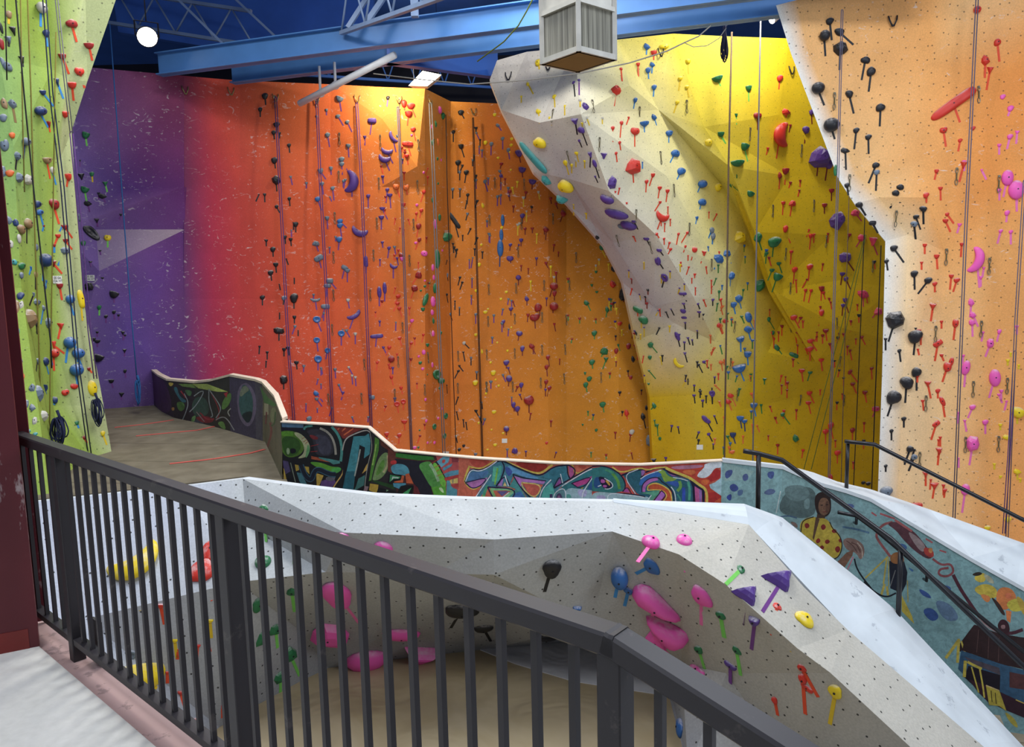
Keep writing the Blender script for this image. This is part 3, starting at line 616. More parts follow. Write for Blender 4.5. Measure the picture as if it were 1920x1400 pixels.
MURAL['graf'] = (2, """
P 70 110 140|110,80 470,95 470,190 120,180
P 20 20 40|75,180 480,200 500,240 80,230
C 70 110 20|70,235 320,240 480,330 500,480 440,620 300,680 180,660 110,560 70,480
C 40 80 20|90,330 330,330 430,430 420,560 300,660 170,650
P 80 140 10|110,250 300,250 300,330 120,320
C 160 165 120|320,250 440,290 560,420 585,540 540,660 400,695 380,680 470,620 490,520 440,400 330,310
C 90 150 90|545,440 585,540 540,660 500,690 520,560
C 12 14 24|250,520 350,530 350,600 260,620
C 130 150 110|190,520 245,520 245,620 200,630
C 45 45 55|510,230 720,195 880,300 960,450 960,640 720,660 640,560 640,420 560,300
C 60 60 75|640,300 820,300 920,420 930,620 760,640 700,500
S 34 60 140 130|480,220 500,170 620,155
S 42 60 140 130|930,170 1030,280 1090,430 1100,600 1080,740
P 130 40 30|960,170 1490,190 1300,270 1140,370 1110,360 1040,260
S 22 210 95 40|1100,250 1160,190
S 22 210 95 40|1130,310 1290,200
S 18 210 95 40|1030,220 1060,195
S 36 150 145 130|740,195 860,250 950,360 990,500 1000,630
P 160 70 30|600,650 900,720 900,755 600,700
P 60 130 125|720,665 1060,730 1070,770 960,790 900,750 730,690
C 80 150 20|570,740 780,760 930,830 1080,830 1090,900 960,940 850,900 620,800
C 60 160 60|930,850 1070,830 1090,890 1000,940 930,920
C 120 30 35|560,290 720,340 700,390 600,370
P 70 60 100|110,720 220,740 260,900 180,950
P 180 150 30|330,790 390,800 400,880 350,900
P 180 150 30|490,820 560,830 570,950 520,900
P 185 150 35|680,930 800,970 720,1160 690,1170
P 180 150 30|120,800 160,880 200,1060 150,1060
P 90 60 120|760,1060 960,1000 1000,1080 900,1210 740,1200
C 95 95 105|820,1000 1000,960 980,1060 860,1060
P 60 120 130|360,920 440,930 540,1140 450,1140 400,1050
S 90 50 90 110|430,800 500,980 600,1060 650,900 720,860 900,950 1000,960
S 62 20 30 50|430,800 500,980 600,1060 650,900 720,860 900,950 1000,950
S 14 120 130 110|260,760 290,880 340,1080
S 20 190 150 70|1130,860 1110,950 1000,1100 930,1220
S 8 150 30 30|440,380 490,345
S 8 150 30 30|470,420 530,380
S 8 150 30 30|500,450 550,410
S 9 150 30 30|590,490 720,460
S 9 150 30 30|590,580 700,570
P 15 15 25|1150,370 1300,310 1560,250 1590,300 1600,520 1530,720 1500,1310 1090,1260 1130,700
S 20 170 160 150|1110,560 1150,370 1300,290 1500,220 1560,260
P 45 130 140|1290,330 1480,320 1540,280 1570,420 1555,620 1460,690 1480,510 1390,470 1310,1000 1280,1280 1095,1265 1200,800 1270,450
P 20 95 110|1170,900 1310,900 1280,1280 1095,1265
S 22 150 160 150|1400,540 1360,760 1310,980
P 50 110 105|1370,1020 1480,960 1460,1130 1290,1230 1330,1150
P 190 150 50|1500,800 1530,760 1510,880 1430,940
S 12 140 140 130|1560,260 1600,520 1540,720 1490,1000 1470,1220
P 70 130 30|1640,340 1710,380 1700,560 1640,780 1580,1050 1540,1060 1590,760 1630,540
S 20 140 180 70|1660,460 1640,600 1600,800
P 96 45 30|1720,360 1960,480 1960,700 1860,560 1740,480
C 110 140 80|1690,700 1780,600 1850,590 1880,700 1850,880 1740,1030 1600,1060 1610,980
C 80 130 40|1720,760 1800,690 1800,820 1720,950 1640,980
S 30 170 160 110|1850,640 1850,800 1780,920
P 30 70 30|1560,1050 1700,1060 1960,1130 1960,1200 1700,1110
P 185 150 20|1560,1100 1700,1120 1680,1270 1545,1210
P 15 18 26|1700,1160 1840,1200 1830,1330 1640,1330
P 120 160 120|1830,1200 1860,1210 1840,1330 1810,1330
S 14 190 160 60|1880,1220 1860,1330
P 130 105 110|1480,1140 1540,1150 1480,1310 1420,1310
@3
P 110 50 40|340,90 560,150 470,300 480,360 400,520 340,480
P 40 125 40|480,170 760,200 1110,220 1140,290 860,300 470,240
P 20 20 25|540,130 760,165 1150,195 1120,235 760,205 500,175
P 30 30 45|460,270 860,310 960,320 1130,960 920,960 780,680 680,520 620,420 480,360
C 195 35 35|380,310 490,290 490,370 390,370
C 70 150 170|380,400 500,350 660,380 720,500 690,570 560,545 420,530
P 205 85 30|640,540 700,520 780,700 660,690
P 205 90 35|560,560 620,560 600,680 440,680 460,640 540,640
P 15 18 26|360,530 580,550 560,640 450,660 400,710 340,690
P 50 150 90|380,545 560,580 540,610 440,620 370,670
P 190 215 200|420,575 530,590 520,610 440,600 400,650
P 60 140 165|430,690 650,690 650,780 590,870 560,910 540,790 440,750
P 15 20 25|390,800 500,850 560,740 640,720 790,730 740,960 160,960 160,900
P 50 160 90|600,860 745,765 650,960 560,960
P 110 30 40|780,700 850,760 930,960 800,960
P 210 90 40|750,900 790,870 800,960 745,960
P 190 75 75|1150,190 1960,235 1960,420 1760,400 1650,670 1780,800 1760,990 1330,990 1340,640 1200,320
P 30 34 50|1180,310 1240,420 1320,580 1350,660 1300,640 1240,520 1140,340
C 75 150 60|850,370 1010,310 1090,330 1210,520 1260,750 1190,780 1080,770 950,540
P 80 165 30|1085,760 1250,740 1330,650 1345,990 1160,990
C 110 190 40|1100,350 1170,330 1270,520 1340,640 1330,770 1240,720 1180,520
S 50 150 190 140|1060,360 1140,480 1210,660
C 190 220 160|1200,770 1270,760 1310,860 1270,850
P 95 160 180|1180,320 1300,225 1400,245 1380,330 1260,420
C 190 60 60|1270,290 1330,280 1320,340 1270,350
P 80 150 175|1280,430 1450,350 1430,400 1300,480
P 80 150 175|1300,530 1420,480 1570,460 1560,540 1330,590
P 90 160 180|1540,310 1600,280 1720,330 1700,400 1600,400
P 140 50 60|1430,255 1580,260 1540,330 1440,330
P 220 190 90|1400,620 1540,600 1540,690 1410,700
S 12 60 90 110|1460,600 1455,690
P 75 150 165|1350,640 1400,650 1440,760 1530,800 1520,990 1340,990
P 190 50 50|1300,610 1560,540 1570,590 1330,650
P 190 60 50|1400,730 1560,700 1560,760
P 215 110 80|1540,800 1640,700 1770,820 1750,990 1530,990
S 9 190 50 50|1090,350 1190,290
S 9 190 60 50|1140,420 1230,380
S 9 190 60 50|1170,490 1260,430
S 9 190 60 50|1180,570 1290,520
@4
P 210 100 70|0,40 560,60 1300,110 1560,130 1920,170 1920,690 0,690
C 165 30 20|740,110 1260,130 1190,240 1040,280 880,200
C 200 70 50|110,60 450,80 380,170 220,200
C 190 70 45|1630,160 1790,165 1720,225
P 62 132 152|165,210 300,240 420,180 560,95 650,120 850,220 1070,300 1170,300 1310,190 1490,160 1510,280 1560,340 1440,440 1330,540 1290,690 1000,690 860,480 760,300 700,460 400,460 330,560 240,690 180,690 330,430 190,490 90,390
S 26 222 192 60|150,170 110,270 70,390 190,505 290,450
S 28 222 192 60|660,110 820,190 1050,275 1160,265 1300,150
S 20 222 192 60|1570,150 1620,290 1740,240 1860,180
S 18 222 192 60|150,180 300,215 420,150 520,85
C 70 122 172|110,370 170,240 300,260 420,220 400,310 200,380
S 60 80 190 160|510,180 490,390
S 50 60 170 150|575,170 545,380
S 24 120 190 60|540,200 500,430
S 40 60 160 120|400,440 350,560 330,680
S 34 120 190 60|350,580 340,680
C 90 160 210|655,140 850,240 1060,310 1130,355 900,330 750,250 700,340
C 60 90 170|640,160 760,240 700,330 650,260
P 185 110 180|110,400 400,330 340,430 190,490
P 60 150 150|700,460 780,310 860,480 980,690 700,690 660,600 790,490
P 60 120 190|760,560 860,520 960,690 760,690
S 20 30 25 60|85,395 165,205 300,235 420,180 560,92 650,115 850,215 1070,300 1170,293 1310,182 1490,158 1530,165
S 14 40 30 80|100,400 400,325 330,430 190,495 90,400
S 16 30 25 60|430,310 190,680
S 18 30 25 60|600,110 640,190 600,330 520,450
P 170 120 200|530,440 625,320 600,450
S 14 30 25 60|520,455 640,290 710,440
P 222 192 110|615,445 640,390 665,450
P 100 90 150|530,520 690,520 600,590
S 42 130 200 140|440,490 790,490 660,600 560,640
S 36 130 190 110|450,500 520,640
S 18 40 30 80|400,462 820,488 700,680
S 18 40 30 80|400,462 500,660
P 190 120 200|770,310 900,350 1200,380 1180,420 880,390 860,480
P 205 90 70|870,400 1170,430 1060,620 960,540
S 16 225 200 100|870,400 1170,430 1060,630 900,500 870,405
S 14 30 25 60|750,285 900,340 1210,378
S 14 30 25 60|750,290 860,480 1050,660
S 14 30 25 60|1190,430 1090,660
P 40 122 142|1140,320 1310,210 1480,190 1500,330 1420,430 1320,440 1280,360
P 70 180 170|1180,480 1290,400 1330,540 1290,690 1120,690
P 190 80 150|1520,170 1590,210 1590,310 1540,350
S 18 30 25 60|1500,150 1610,205 1610,290 1540,360
S 18 30 25 60|1500,160 1510,290 1550,360
P 150 70 150|1330,450 1400,340 1420,400 1390,460
S 14 30 25 60|1315,465 1400,300 1440,420
P 35 122 132|1440,450 1640,330 1800,230 1930,190 1930,690 1300,690 1330,550
P 30 90 150|1860,330 1930,300 1930,510 1780,500
P 190 55 140|1580,410 1850,310 1790,410 1640,460
P 180 170 40|1670,470 1750,440 1710,490
S 14 40 20 70|1560,412 1880,298 1700,500 1560,412
S 18 30 25 60|1320,475 1620,310 1830,188 1930,168
C 152 190 202|1470,470 1700,490 1930,520 1930,690 1470,690
C 172 172 216|1640,490 1790,500 1760,610 1660,590
C 80 170 160|1480,560 1560,560 1560,690 1480,690
C 90 140 150|1300,570 1400,470 1480,490 1490,690 1290,690
C 70 60 100|1350,560 1420,540 1450,690 1340,690
C 150 90 140|1370,580 1405,580 1405,640 1375,640
P 60 50 100|1260,560 1300,560 1290,690 1260,690
S 12 215 225 235|1300,690 1320,550 1420,480 1480,500 1485,690
S 14 215 225 235|1870,310 1760,470 1710,560 1710,690
S 14 215 225 235|450,290 210,640
S 14 215 225 235|640,300 690,450
S 14 215 225 235|95,385 165,215 280,250 400,200 530,105
S 12 215 225 235|1410,280 1440,410
S 14 215 225 235|1280,360 1160,480 1105,660
S 14 215 225 235|1430,450 1600,340 1830,210 1930,198
S 12 215 225 235|580,630 700,535
@5
P 200 70 60|0,150 640,165 1100,150 1560,110 1560,700 0,700
P 205 60 30|1040,180 1560,120 1540,220 1470,280 1480,330 1580,330 1660,260 1720,200 1780,240 1770,340 1640,400 1620,450 1700,520 1820,590 1820,720 1560,720 1560,480 1340,320
C 190 120 150|1060,175 1560,150 1520,200 1150,225
C 225 110 40|1220,240 1420,220 1440,280 1330,300
C 190 20 25|1640,320 1680,230 1740,205 1790,260 1770,345 1650,395 1570,360
C 225 100 20|1490,370 1640,350 1600,430 1540,440
P 185 25 25|1610,540 1700,530 1800,590 1720,660 1620,720
P 215 80 25|1700,660 1820,590 1820,720 1690,720
P 165 205 215|1760,100 1810,90 1810,600 1640,480 1625,430 1700,400 1780,340 1785,230
C 220 228 235|1550,140 1800,90 1790,200 1700,195 1640,295 1560,345 1450,325 1470,270 1560,190
P 35 122 122|0,200 150,180 260,210 400,300 460,420 430,520 300,545 0,520
S 40 90 160 60|280,270 360,370 380,490
S 30 60 150 110|180,220 300,270
C 20 80 140|30,320 130,330 120,480 20,480
C 25 20 60|80,310 190,330 300,420 270,490 160,490 110,400
C 190 80 170|120,350 175,360 185,405 120,410
C 190 80 170|155,430 215,440 190,475 145,460
C 210 160 40|175,360 235,380 255,450 220,430
S 18 30 25 60|0,178 120,168 260,198 400,288 470,420 440,530
P 185 70 160|430,530 480,465 520,540
S 12 30 25 60|420,525 490,455 545,555
P 30 102 122|430,300 640,220 690,240 680,350 880,240 1000,220 1080,290 1340,350 1400,470 1410,700 1120,700 1100,500 960,500 800,640 620,550
P 40 110 150|690,360 760,330 700,480 690,540 650,540
C 130 170 50|890,220 1000,220 1050,320 1200,340 1100,390 1000,400 970,310
C 30 110 190|680,330 900,240 985,300 880,335 720,420 640,450
C 40 90 180|1000,385 1210,380 1190,470 1080,430
S 40 110 170 70|1210,380 1235,460 1180,520
S 34 70 170 140|1330,390 1355,500 1345,650
S 44 40 80 190|1270,470 1270,660
S 20 60 150 130|1180,560 1220,620 1230,690
S 50 185 100 185|710,530 720,440 800,370 910,345
S 14 30 25 60|690,535 690,430 790,340 920,325 975,400
C 205 80 20|770,500 790,415 900,395 1000,450 1090,510 1120,700 990,700 1050,580 960,490
S 16 225 195 60|770,505 770,440 880,402 1000,450 1090,520 1112,700
S 14 225 195 60|770,508 960,495 1050,580 980,670
S 14 30 25 60|960,385 1060,450 1130,560 1135,700
P 80 160 130|670,545 940,505 920,560 830,660 790,660 820,570
P 175 100 195|960,520 1020,570 940,660 860,660
S 12 30 25 60|965,508 850,660
S 12 30 25 60|960,508 1030,570 950,670
C 160 195 205|0,520 300,545 830,590 760,690 0,690
C 175 170 215|60,575 190,575 185,650 60,640
S 14 30 25 60|300,545 560,560 740,595
S 12 215 225 235|220,660 212,580 280,545 420,562 720,605
S 12 215 225 235|820,575 760,660
P 210 90 160|1410,440 1480,480 1500,700 1440,700
P 160 110 190|1480,480 1520,510 1520,700 1490,700
P 25 20 60|1340,325 1440,420 1560,490 1560,720 1530,720 1520,510 1420,450 1432,700 1402,700 1390,470
S 22 25 20 60|410,300 650,212 740,238 680,345
S 22 25 20 60|740,262 880,200 1000,203 1080,278 1340,332
C 170 110 190|675,225 745,240 690,330
P 150 80 170|1080,280 1180,320 1100,310
S 36 225 200 60|1020,198 1180,270 1350,330 1480,430 1590,500 1590,720
S 20 225 195 60|280,185 400,272 650,190 780,232 860,200 1030,188
S 12 215 225 235|170,340 275,400 292,460 230,492 175,487
S 12 215 225 235|600,555 430,298 640,215
S 12 215 225 235|670,352 760,290 960,228
S 12 215 225 235|1120,330 1250,350 1330,380
S 14 215 225 235|1095,460 1150,540 1162,700
S 12 215 225 235|80,455 130,435
""")
MURAL['sea'] = (6, """
P 150 186 182|90,90 400,180 330,260 100,280
C 84 108 108|630,580 700,400 850,330 1020,350 1030,580 960,650 800,650
C 100 128 128|690,330 900,310 980,420 850,490 730,460
C 110 140 140|900,470 960,440 960,560 900,560
C 70 88 150|100,180 185,155 175,220 110,265
C 80 98 150|275,220 330,195 345,260 290,285
C 60 80 150|140,330 200,295 255,360 180,395
C 50 70 150|105,440 175,395 165,490
C 70 90 150|530,185 610,175 585,265 535,240
C 90 110 150|480,400 560,345 630,380 560,425
C 80 110 150|230,370 290,360 280,420 230,430
C 80 100 150|1290,520 1390,500 1420,550 1300,560
S 8 205 214 210|665,380 620,600
S 14 70 100 130|660,640 740,625 830,650
S 20 80 120 150|1290,740 1420,760 1560,800
C 45 28 25|1005,490 1020,410 1090,380 1170,420 1180,570 1140,635 1060,645 1025,590
C 122 86 62|1045,500 1080,440 1145,455 1165,540 1145,610 1085,630 1048,580
C 92 62 46|1120,465 1165,500 1158,595 1115,605
S 8 120 50 45|1092,588 1130,586
S 9 45 28 24|1070,522 1092,520
S 9 45 28 24|1122,516 1146,516
S 6 90 60 45|1106,525 1100,560 1112,562
P 80 55 40|1035,610 1120,625 1100,690 1020,700
C 192 166 15|860,700 920,650 1000,635 1040,655 1115,650 1170,700 1200,760 1260,810 1290,900 1280,1010 1200,1070 1100,980 1000,890 860,790
P 96 66 46|1020,640 1060,660 1030,760 1000,875 988,850 1005,740
C 135 30 25|900,715 935,695 965,730 925,765
C 135 30 25|1065,735 1100,705 1130,745 1090,780
C 135 30 25|1175,775 1215,755 1240,795 1195,805
C 135 30 25|1015,880 1050,845 1075,885 1035,910
C 135 30 25|1105,885 1140,860 1170,890 1130,920
C 135 30 25|1205,960 1245,925 1275,965 1240,1010
C 135 30 25|1055,945 1085,920 1110,950 1085,970
C 135 30 25|1245,870 1275,850 1285,890 1260,900
S 10 40 30 25|870,790 880,690 930,658 1000,638
S 10 40 30 25|1160,690 1190,760 1260,820 1292,920 1262,1030 1200,1070
C 136 106 96|1285,880 1340,845 1430,865 1505,920 1515,1015 1470,1085 1430,1000 1330,975
S 10 192 172 152|1440,900 1490,960 1490,1050
S 10 95 62 56|1380,900 1440,920 1470,1000
S 9 95 62 56|1330,880 1400,930 1440,1000
P 130 90 70|1240,1090 1330,1000 1400,970 1390,1030 1310,1150
S 12 200 110 130|1400,1040 1340,1170
S 16 25 30 40|1410,1060 1430,1150 1490,1250 1580,1360
C 130 105 95|755,685 825,695 845,755 800,735
@7
C 92 122 152|600,850 760,890 850,1040 700,1050
C 50 85 150|470,755 560,795 600,855 510,825
C 50 85 150|500,950 590,920 670,1010 590,1060
C 60 90 150|680,725 765,745 755,795
C 60 100 150|300,360 380,380 370,430 320,420
C 60 110 160|380,570 440,600 420,620
S 22 150 80 80|230,480 130,350 100,290 160,200 250,180
C 90 50 60|190,190 300,170 440,260 530,370 610,480 560,510 440,430 340,330 280,250
C 150 130 130|370,250 460,300 545,390 520,450 460,400
C 172 50 40|515,395 605,415 615,495 535,475
C 200 130 60|560,410 600,400 600,450 570,450
S 20 140 70 75|600,500 680,560 760,540 790,620 720,660 650,640 660,590 740,580
S 30 80 35 50|780,640 840,760 920,880 1010,1010 1160,1130 1280,1160 1390,1120
S 10 160 130 130|990,1000 1080,1100 1160,1140
S 16 170 80 85|140,105 270,150
S 14 170 80 85|65,95 110,125
S 14 170 80 85|540,325 600,360
S 14 170 80 85|660,425 720,445
S 20 165 85 85|270,160 420,260
C 212 186 30|950,660 1060,610 1070,700 1000,710
C 206 180 25|950,760 1060,710 1170,760 1160,860 1010,820
C 222 130 50|1000,800 1120,830 1080,900
C 216 120 45|1170,750 1290,750 1350,860 1230,970 1150,880
C 200 186 25|1230,880 1380,830 1410,950 1290,970
P 222 120 50|1240,950 1290,960 1280,1060 1250,1040
C 50 40 30|935,640 1000,610 1045,630 990,655
C 172 172 140|1035,625 1110,655 1150,725 1080,705
C 60 40 35|1105,825 1180,880 1245,995 1210,995 1150,900
C 192 160 30|1320,810 1410,870 1410,1010 1370,950
C 215 110 60|1230,800 1290,800 1290,850 1240,850
S 14 190 170 60|210,480 10,670
S 14 190 170 60|200,490 170,720
S 8 190 170 60|215,490 215,740
S 20 190 170 60|180,720 150,820
S 20 190 170 60|200,740 210,820
P 30 35 50|220,520 350,520 380,620 370,720 330,800 230,760
S 8 120 120 120|275,600 230,740
C 150 95 45|225,470 300,430 360,500 330,550 235,540
S 8 190 170 60|380,690 385,880
S 14 25 28 40|0,700 100,800 200,840 280,800
P 196 176 40|330,820 420,1000 440,1070 330,960
P 50 28 30|960,1080 1050,1110 1180,1160 1300,1180 1420,1190 1420,1420 830,1310 840,1240
C 60 25 35|1160,1090 1200,1020 1265,1050 1280,1150 1210,1160
C 150 110 110|1195,1080 1235,1075 1235,1115 1200,1112
S 26 192 172 50|830,1210 715,1370
S 24 192 172 50|830,1200 818,1410
S 16 192 172 50|850,1220 890,1340
@8
P 50 28 30|660,210 880,290 1200,350 1200,660 900,590 540,460 560,360
S 6 90 62 60|700,260 680,480
S 6 90 62 60|800,300 790,540
S 6 90 62 60|900,330 890,570
P 45 86 116|530,460 910,590 1200,670 1200,1020 910,870 700,850 500,640
P 25 15 30|600,610 910,700 905,850 780,830 690,840 560,720
P 80 70 80|560,520 900,630 910,700 620,580
P 86 46 46|1000,670 1200,710 1200,850 1000,820
P 56 26 40|600,740 720,780 900,860 1200,1000 1200,1140 960,1040 880,1000 800,970 700,870
S 30 196 176 40|570,560 560,720
S 24 196 176 40|590,570 640,600 730,640
S 14 196 176 40|630,620 700,870
S 16 196 176 40|710,640 740,800 755,920
P 186 166 30|770,800 900,850 970,1050 900,1000 800,990
S 8 60 50 20|820,850 830,960
S 8 60 50 20|860,870 870,980
C 182 166 40|940,1040 1060,1130 1090,1230 1000,1160
S 10 200 170 110|770,798 900,850
S 10 190 160 40|1060,940 1200,1000
""")
MGAIN = .82
def mcol(h):
    c = rgb(*map(int, h)); g = c[0]*.3 + c[1]*.5 + c[2]*.2
    return tuple((x*.86 + g*.14) * MGAIN for x in c[:3]) + (1,)
def parse_mural(reg, text):
    out = []
    for ln in text.strip().splitlines():
        if ln[0] == '@': reg = int(ln[1:]); continue
        ox, oy, sc = REG[reg]
        h, pts = ln.split('|'); h = h.split()
        p = [(ox + float(a.split(',')[0]) / sc, oy + float(a.split(',')[1]) / sc) for a in pts.split()]
        if h[0] == 'S':
            w = float(h[1]) / sc / 2; c = mcol(h[2:5]); q = chaikin(p, False, 2) if len(p) > 2 else p
            L, R = [], []
            for i in range(len(q)):
                a = q[max(i-1, 0)]; b = q[min(i+1, len(q)-1)]; dx, dy = b[0]-a[0], b[1]-a[1]; l = math.hypot(dx, dy) or 1
                L.append((q[i][0] - dy/l*w, q[i][1] + dx/l*w)); R.append((q[i][0] + dy/l*w, q[i][1] - dx/l*w))
            out.append((c, [[L[i], L[i+1], R[i+1], R[i]] for i in range(len(q)-1)]))
        else:
            c = mcol(h[1:4]); out.append((c, [chaikin(p, True, 2) if h[0] == 'C' else p]))
    return out
def parapet(name, label, sect, base_cols, mural, rim_w, root_at, cap_mat, cap_name='rim', back=.14, cap_t=.04, cap_pts=None):
    """sect: list of (top 3D, bottom 3D); painted face towards us, a rim along the top and a back."""
    root = empty(name, root_at); tag(root, label, 'wall mural')
    mb = MB(); placed = []
    items = parse_mural(*mural) if mural else []
    for i in range(len(sect) - 1):
        (ta, ba), (tb, bb) = sect[i], sect[i+1]
        c = mcol(base_cols[min(i, len(base_cols)-1)])
        for tri in ((ta, tb, bb), (ta, bb, ba)):
            mb.face(tri, 0, [c]*3)
            n = (tri[1] - tri[0]).cross(tri[2] - tri[0]).normalized()
            if n.dot(ta - EYE) > 0: n = -n
            quad = [project(p) for p in tri]
            lay = []
            for col, polys in items:
                for poly in polys:
                    q = clip_poly(poly, quad)
                    if len(q) < 3: continue
                    xs = [p[0] for p in q]; ys = [p[1] for p in q]; bx = (min(xs), min(ys), max(xs), max(ys))
                    if (bx[2]-bx[0]) * (bx[3]-bx[1]) < .1: continue
                    L = 1 + max([l for l, b, cc in lay if cc is not polys and b[0] < bx[2] and bx[0] < b[2] and b[1] < bx[3] and bx[1] < b[3]], default=0)
                    lay.append((L, bx, polys))
                    pts = [Up(x, y, ta, n) + n * (.0004 * L) for x, y in q]
                    pp = [p for k, p in enumerate(pts) if (p - pts[k-1]).length > 1e-4]
                    if len(pp) >= 3: mb.face(pp, 0, [col]*len(pp))
    face = mb.build('painted_face', 'mural'); attach(face, root)
    mb = MB()
    for i in range(len(sect) - 1):
        (ta, ba), (tb, bb) = sect[i], sect[i+1]
        if cap_pts: ca, cb = cap_pts[i], cap_pts[i+1]
        else:
            d = Vector(((tb-ta).y, -(tb-ta).x, 0)).normalized()
            if d.dot(Vector((0, 1, 0))) < 0: d = -d
            ca, cb = ta + Vector((0.02, back, 0)), tb + Vector((0.02, back, 0))
        dz = Vector((0, 0, cap_t)); f = Vector((0, -.012, 0))
        mb.hexa([ta + f - dz*.3, tb + f - dz*.3, cb - dz*.3, ca - dz*.3, ta + f + dz*.7, tb + f + dz*.7, cb + dz*.7, ca + dz*.7])
    rim = mb.build(cap_name, cap_mat); attach(rim, root)
    mb = MB()
    for i in range(len(sect) - 1):
        (ta, ba), (tb, bb) = sect[i], sect[i+1]
        ca, cb = (cap_pts[i], cap_pts[i+1]) if cap_pts else (ta + Vector((0.02, back, 0)), tb + Vector((0.02, back, 0)))
        ga = Vector((ca.x, ca.y, min(ba.z, 1.2))); gb = Vector((cb.x, cb.y, min(bb.z, 1.2)))
        mb.face([ca, cb, gb, ga])
    bk = mb.build('back_panel', 'plywood'); attach(bk, root)
    return root
# dark mural that rings the carpet deck
MGAIN = 1.35
sec = []
for (bx, by), (tx, ty) in [((285,757),(281,692)), ((303,772),(296,704)), ((327,784),(312,712)), ((365,792),(365,717)), ((400,800),(392,714)), ((432,809),(430,704)), ((480,824),(478,713)), ((497,829),(491,718)), ((512,862),(514,744)), ((529,900),(530,787))]:
    b = Uz(bx, by, 2.19); sec.append((U(tx, ty, b.y + .05), b))
parapet('painted_parapet', 'dark purple and green graffiti parapet with an egg shape, curving round the carpet deck', sec,
        [(48,30,58),(44,28,50),(40,32,40),(44,44,40),(44,44,40),(60,54,76),(70,66,80),(95,90,70),(110,104,80)], MURAL['dark'], .1, Uz(430, 809, 2.2), 'rim_cream', back=.16)
MGAIN = .85
sec = []
for px, py in [(526,791),(610,796),(690,802),(740,845),(820,853),(900,860),(1040,869),(1200,872),(1354,864)]:
    t = U(px, py, 9.72); b = Vector((t.x, 9.72, 1.45)); sec.append((t, b))
parapet('painted_parapet', 'long parapet of green, teal and orange graffiti lettering behind the grey boulder', sec,
        [(22,24,30),(22,24,30),(40,36,40),(80,40,38),(150,70,60),(205,100,70),(205,90,70),(200,90,70)], MURAL['graf'], .1, sec[3][1], 'rim_cream', back=.09, cap_t=.016)
tp = [(1354,864,9.72),(1467,877,9.70),(1539,909,9.62),(1586,922,9.56),(1632,938,9.46),(1820,1050,9.0),(1904,1097,8.82),(2030,1168,8.55)]
op = [(1354,862,9.92),(1470,875,9.95),(1525,890,10.0),(1570,907,10.0),(1634,922,9.9),(1742,959,9.65),(1920,1023,9.25),(2060,1076,9.0)]
sec = []
for px, py, D in tp:
    t = U(px, py, D); sec.append((t, Vector((t.x - .05, t.y - .02, t.z - 3.0))))
parapet('painted_parapet', 'sea blue mural parapet down the stair, with a painted man in yellow', sec,
        [(132,176,178),(126,166,166),(122,158,160),(124,166,168),(122,166,168),(120,162,164)], MURAL['sea'], .1, sec[3][1], 'cap_white', cap_name='cap', cap_pts=[U(*p) for p in op], cap_t=.05)
# ================================================================= railing in front of us, column, handrails
def rail_pt(px, py): return Up(px, py, Vector((A.x, A.y, 3.0)), rn)
root = empty('railing', Vector((B.x, B.y, 3.0)))
tag(root, 'black steel balustrade with square bars along the concrete floor edge, its end sloping down', 'railing')
ZT = 4.005
ra = Vector((A.x, A.y, ZT)); rb = Vector((B.x, B.y, ZT))
# the stair flight drops from the third post
se = rail_pt(1500, 1424); dropdir = (se - rb); 
slope = dropdir.z / Vector((dropdir.x, dropdir.y, 0)).length
def on_stair(s): return rb + rd * s + Vector((0, 0, slope * s))
SL = 1.6
mb = MB(); mb.bar(ra - rd * .02, rb + rd*.014, .062, .05, bev=.006); o = mb.build('top_rail', 'rail_dark'); attach(o, root)
mb = MB(); mb.bar(on_stair(-.012), on_stair(SL), .062, .05, bev=.006); o = mb.build('top_rail', 'rail_dark'); attach(o, root)
ZB = 3.085
mb = MB(); mb.bar(Vector((A.x, A.y, ZB)), Vector((B.x, B.y, ZB)), .045, .03); o = mb.build('bottom_rail', 'rail_dark'); attach(o, root)
db = Vector((0, 0, ZB - ZT))
mb = MB(); mb.bar(on_stair(0) + db, on_stair(SL) + db, .045, .03); o = mb.build('bottom_rail', 'rail_dark'); attach(o, root)
def along(px, py):
    p = rail_pt(px, py); return (Vector((p.x, p.y, 0)) - Vector((A.x, A.y, 0))).dot(rd)
LEN = (B - A).length
s1, s2, s3 = along(124, 1000), along(437, 1150), LEN
def post(s, zb, zt, w, nm):
    p = Vector((A.x, A.y, 0)) + rd * s
    mb = MB(); mb.bar(p + Vector((0, 0, zb)), p + Vector((0, 0, zt)), w, w, up=rn, bev=.003 if w > .03 else 0)
    o = mb.build(nm, 'rail_dark'); attach(o, root); return o
for s in (s1, s2, s3): post(s, 2.985, ZT - .02, .055, 'post')
post(s3 + 1.3, 2.985 + slope * 1.3, ZT - .02 + slope * 1.3, .055, 'post')
for k in range(4): post(.055 + k * (s1 - .075) / 4, ZB, ZT - .02, .0175, 'baluster')
for a, b in ((s1, s2), (s2, s3)):
    for k in range(1, 15): post(a + (b - a) * k / 15, ZB, ZT - .02, .0175, 'baluster')
for k in range(1, 13):
    s = .1 * k; post(s3 + s, ZB + slope * s, ZT - .02 + slope * s, .0175, 'baluster')
# small plate that fixes the first post to the edge
mb = MB(); p = Vector((A.x, A.y, 0)) + rd * (s1 + .13); mb.bar(p + Vector((0, 0, 2.985)) + rn * .05, p + Vector((0, 0, 3.2)) + rn * .05, .1, .012, up=rn); o = mb.build('bracket', 'rail_dark'); attach(o, root)
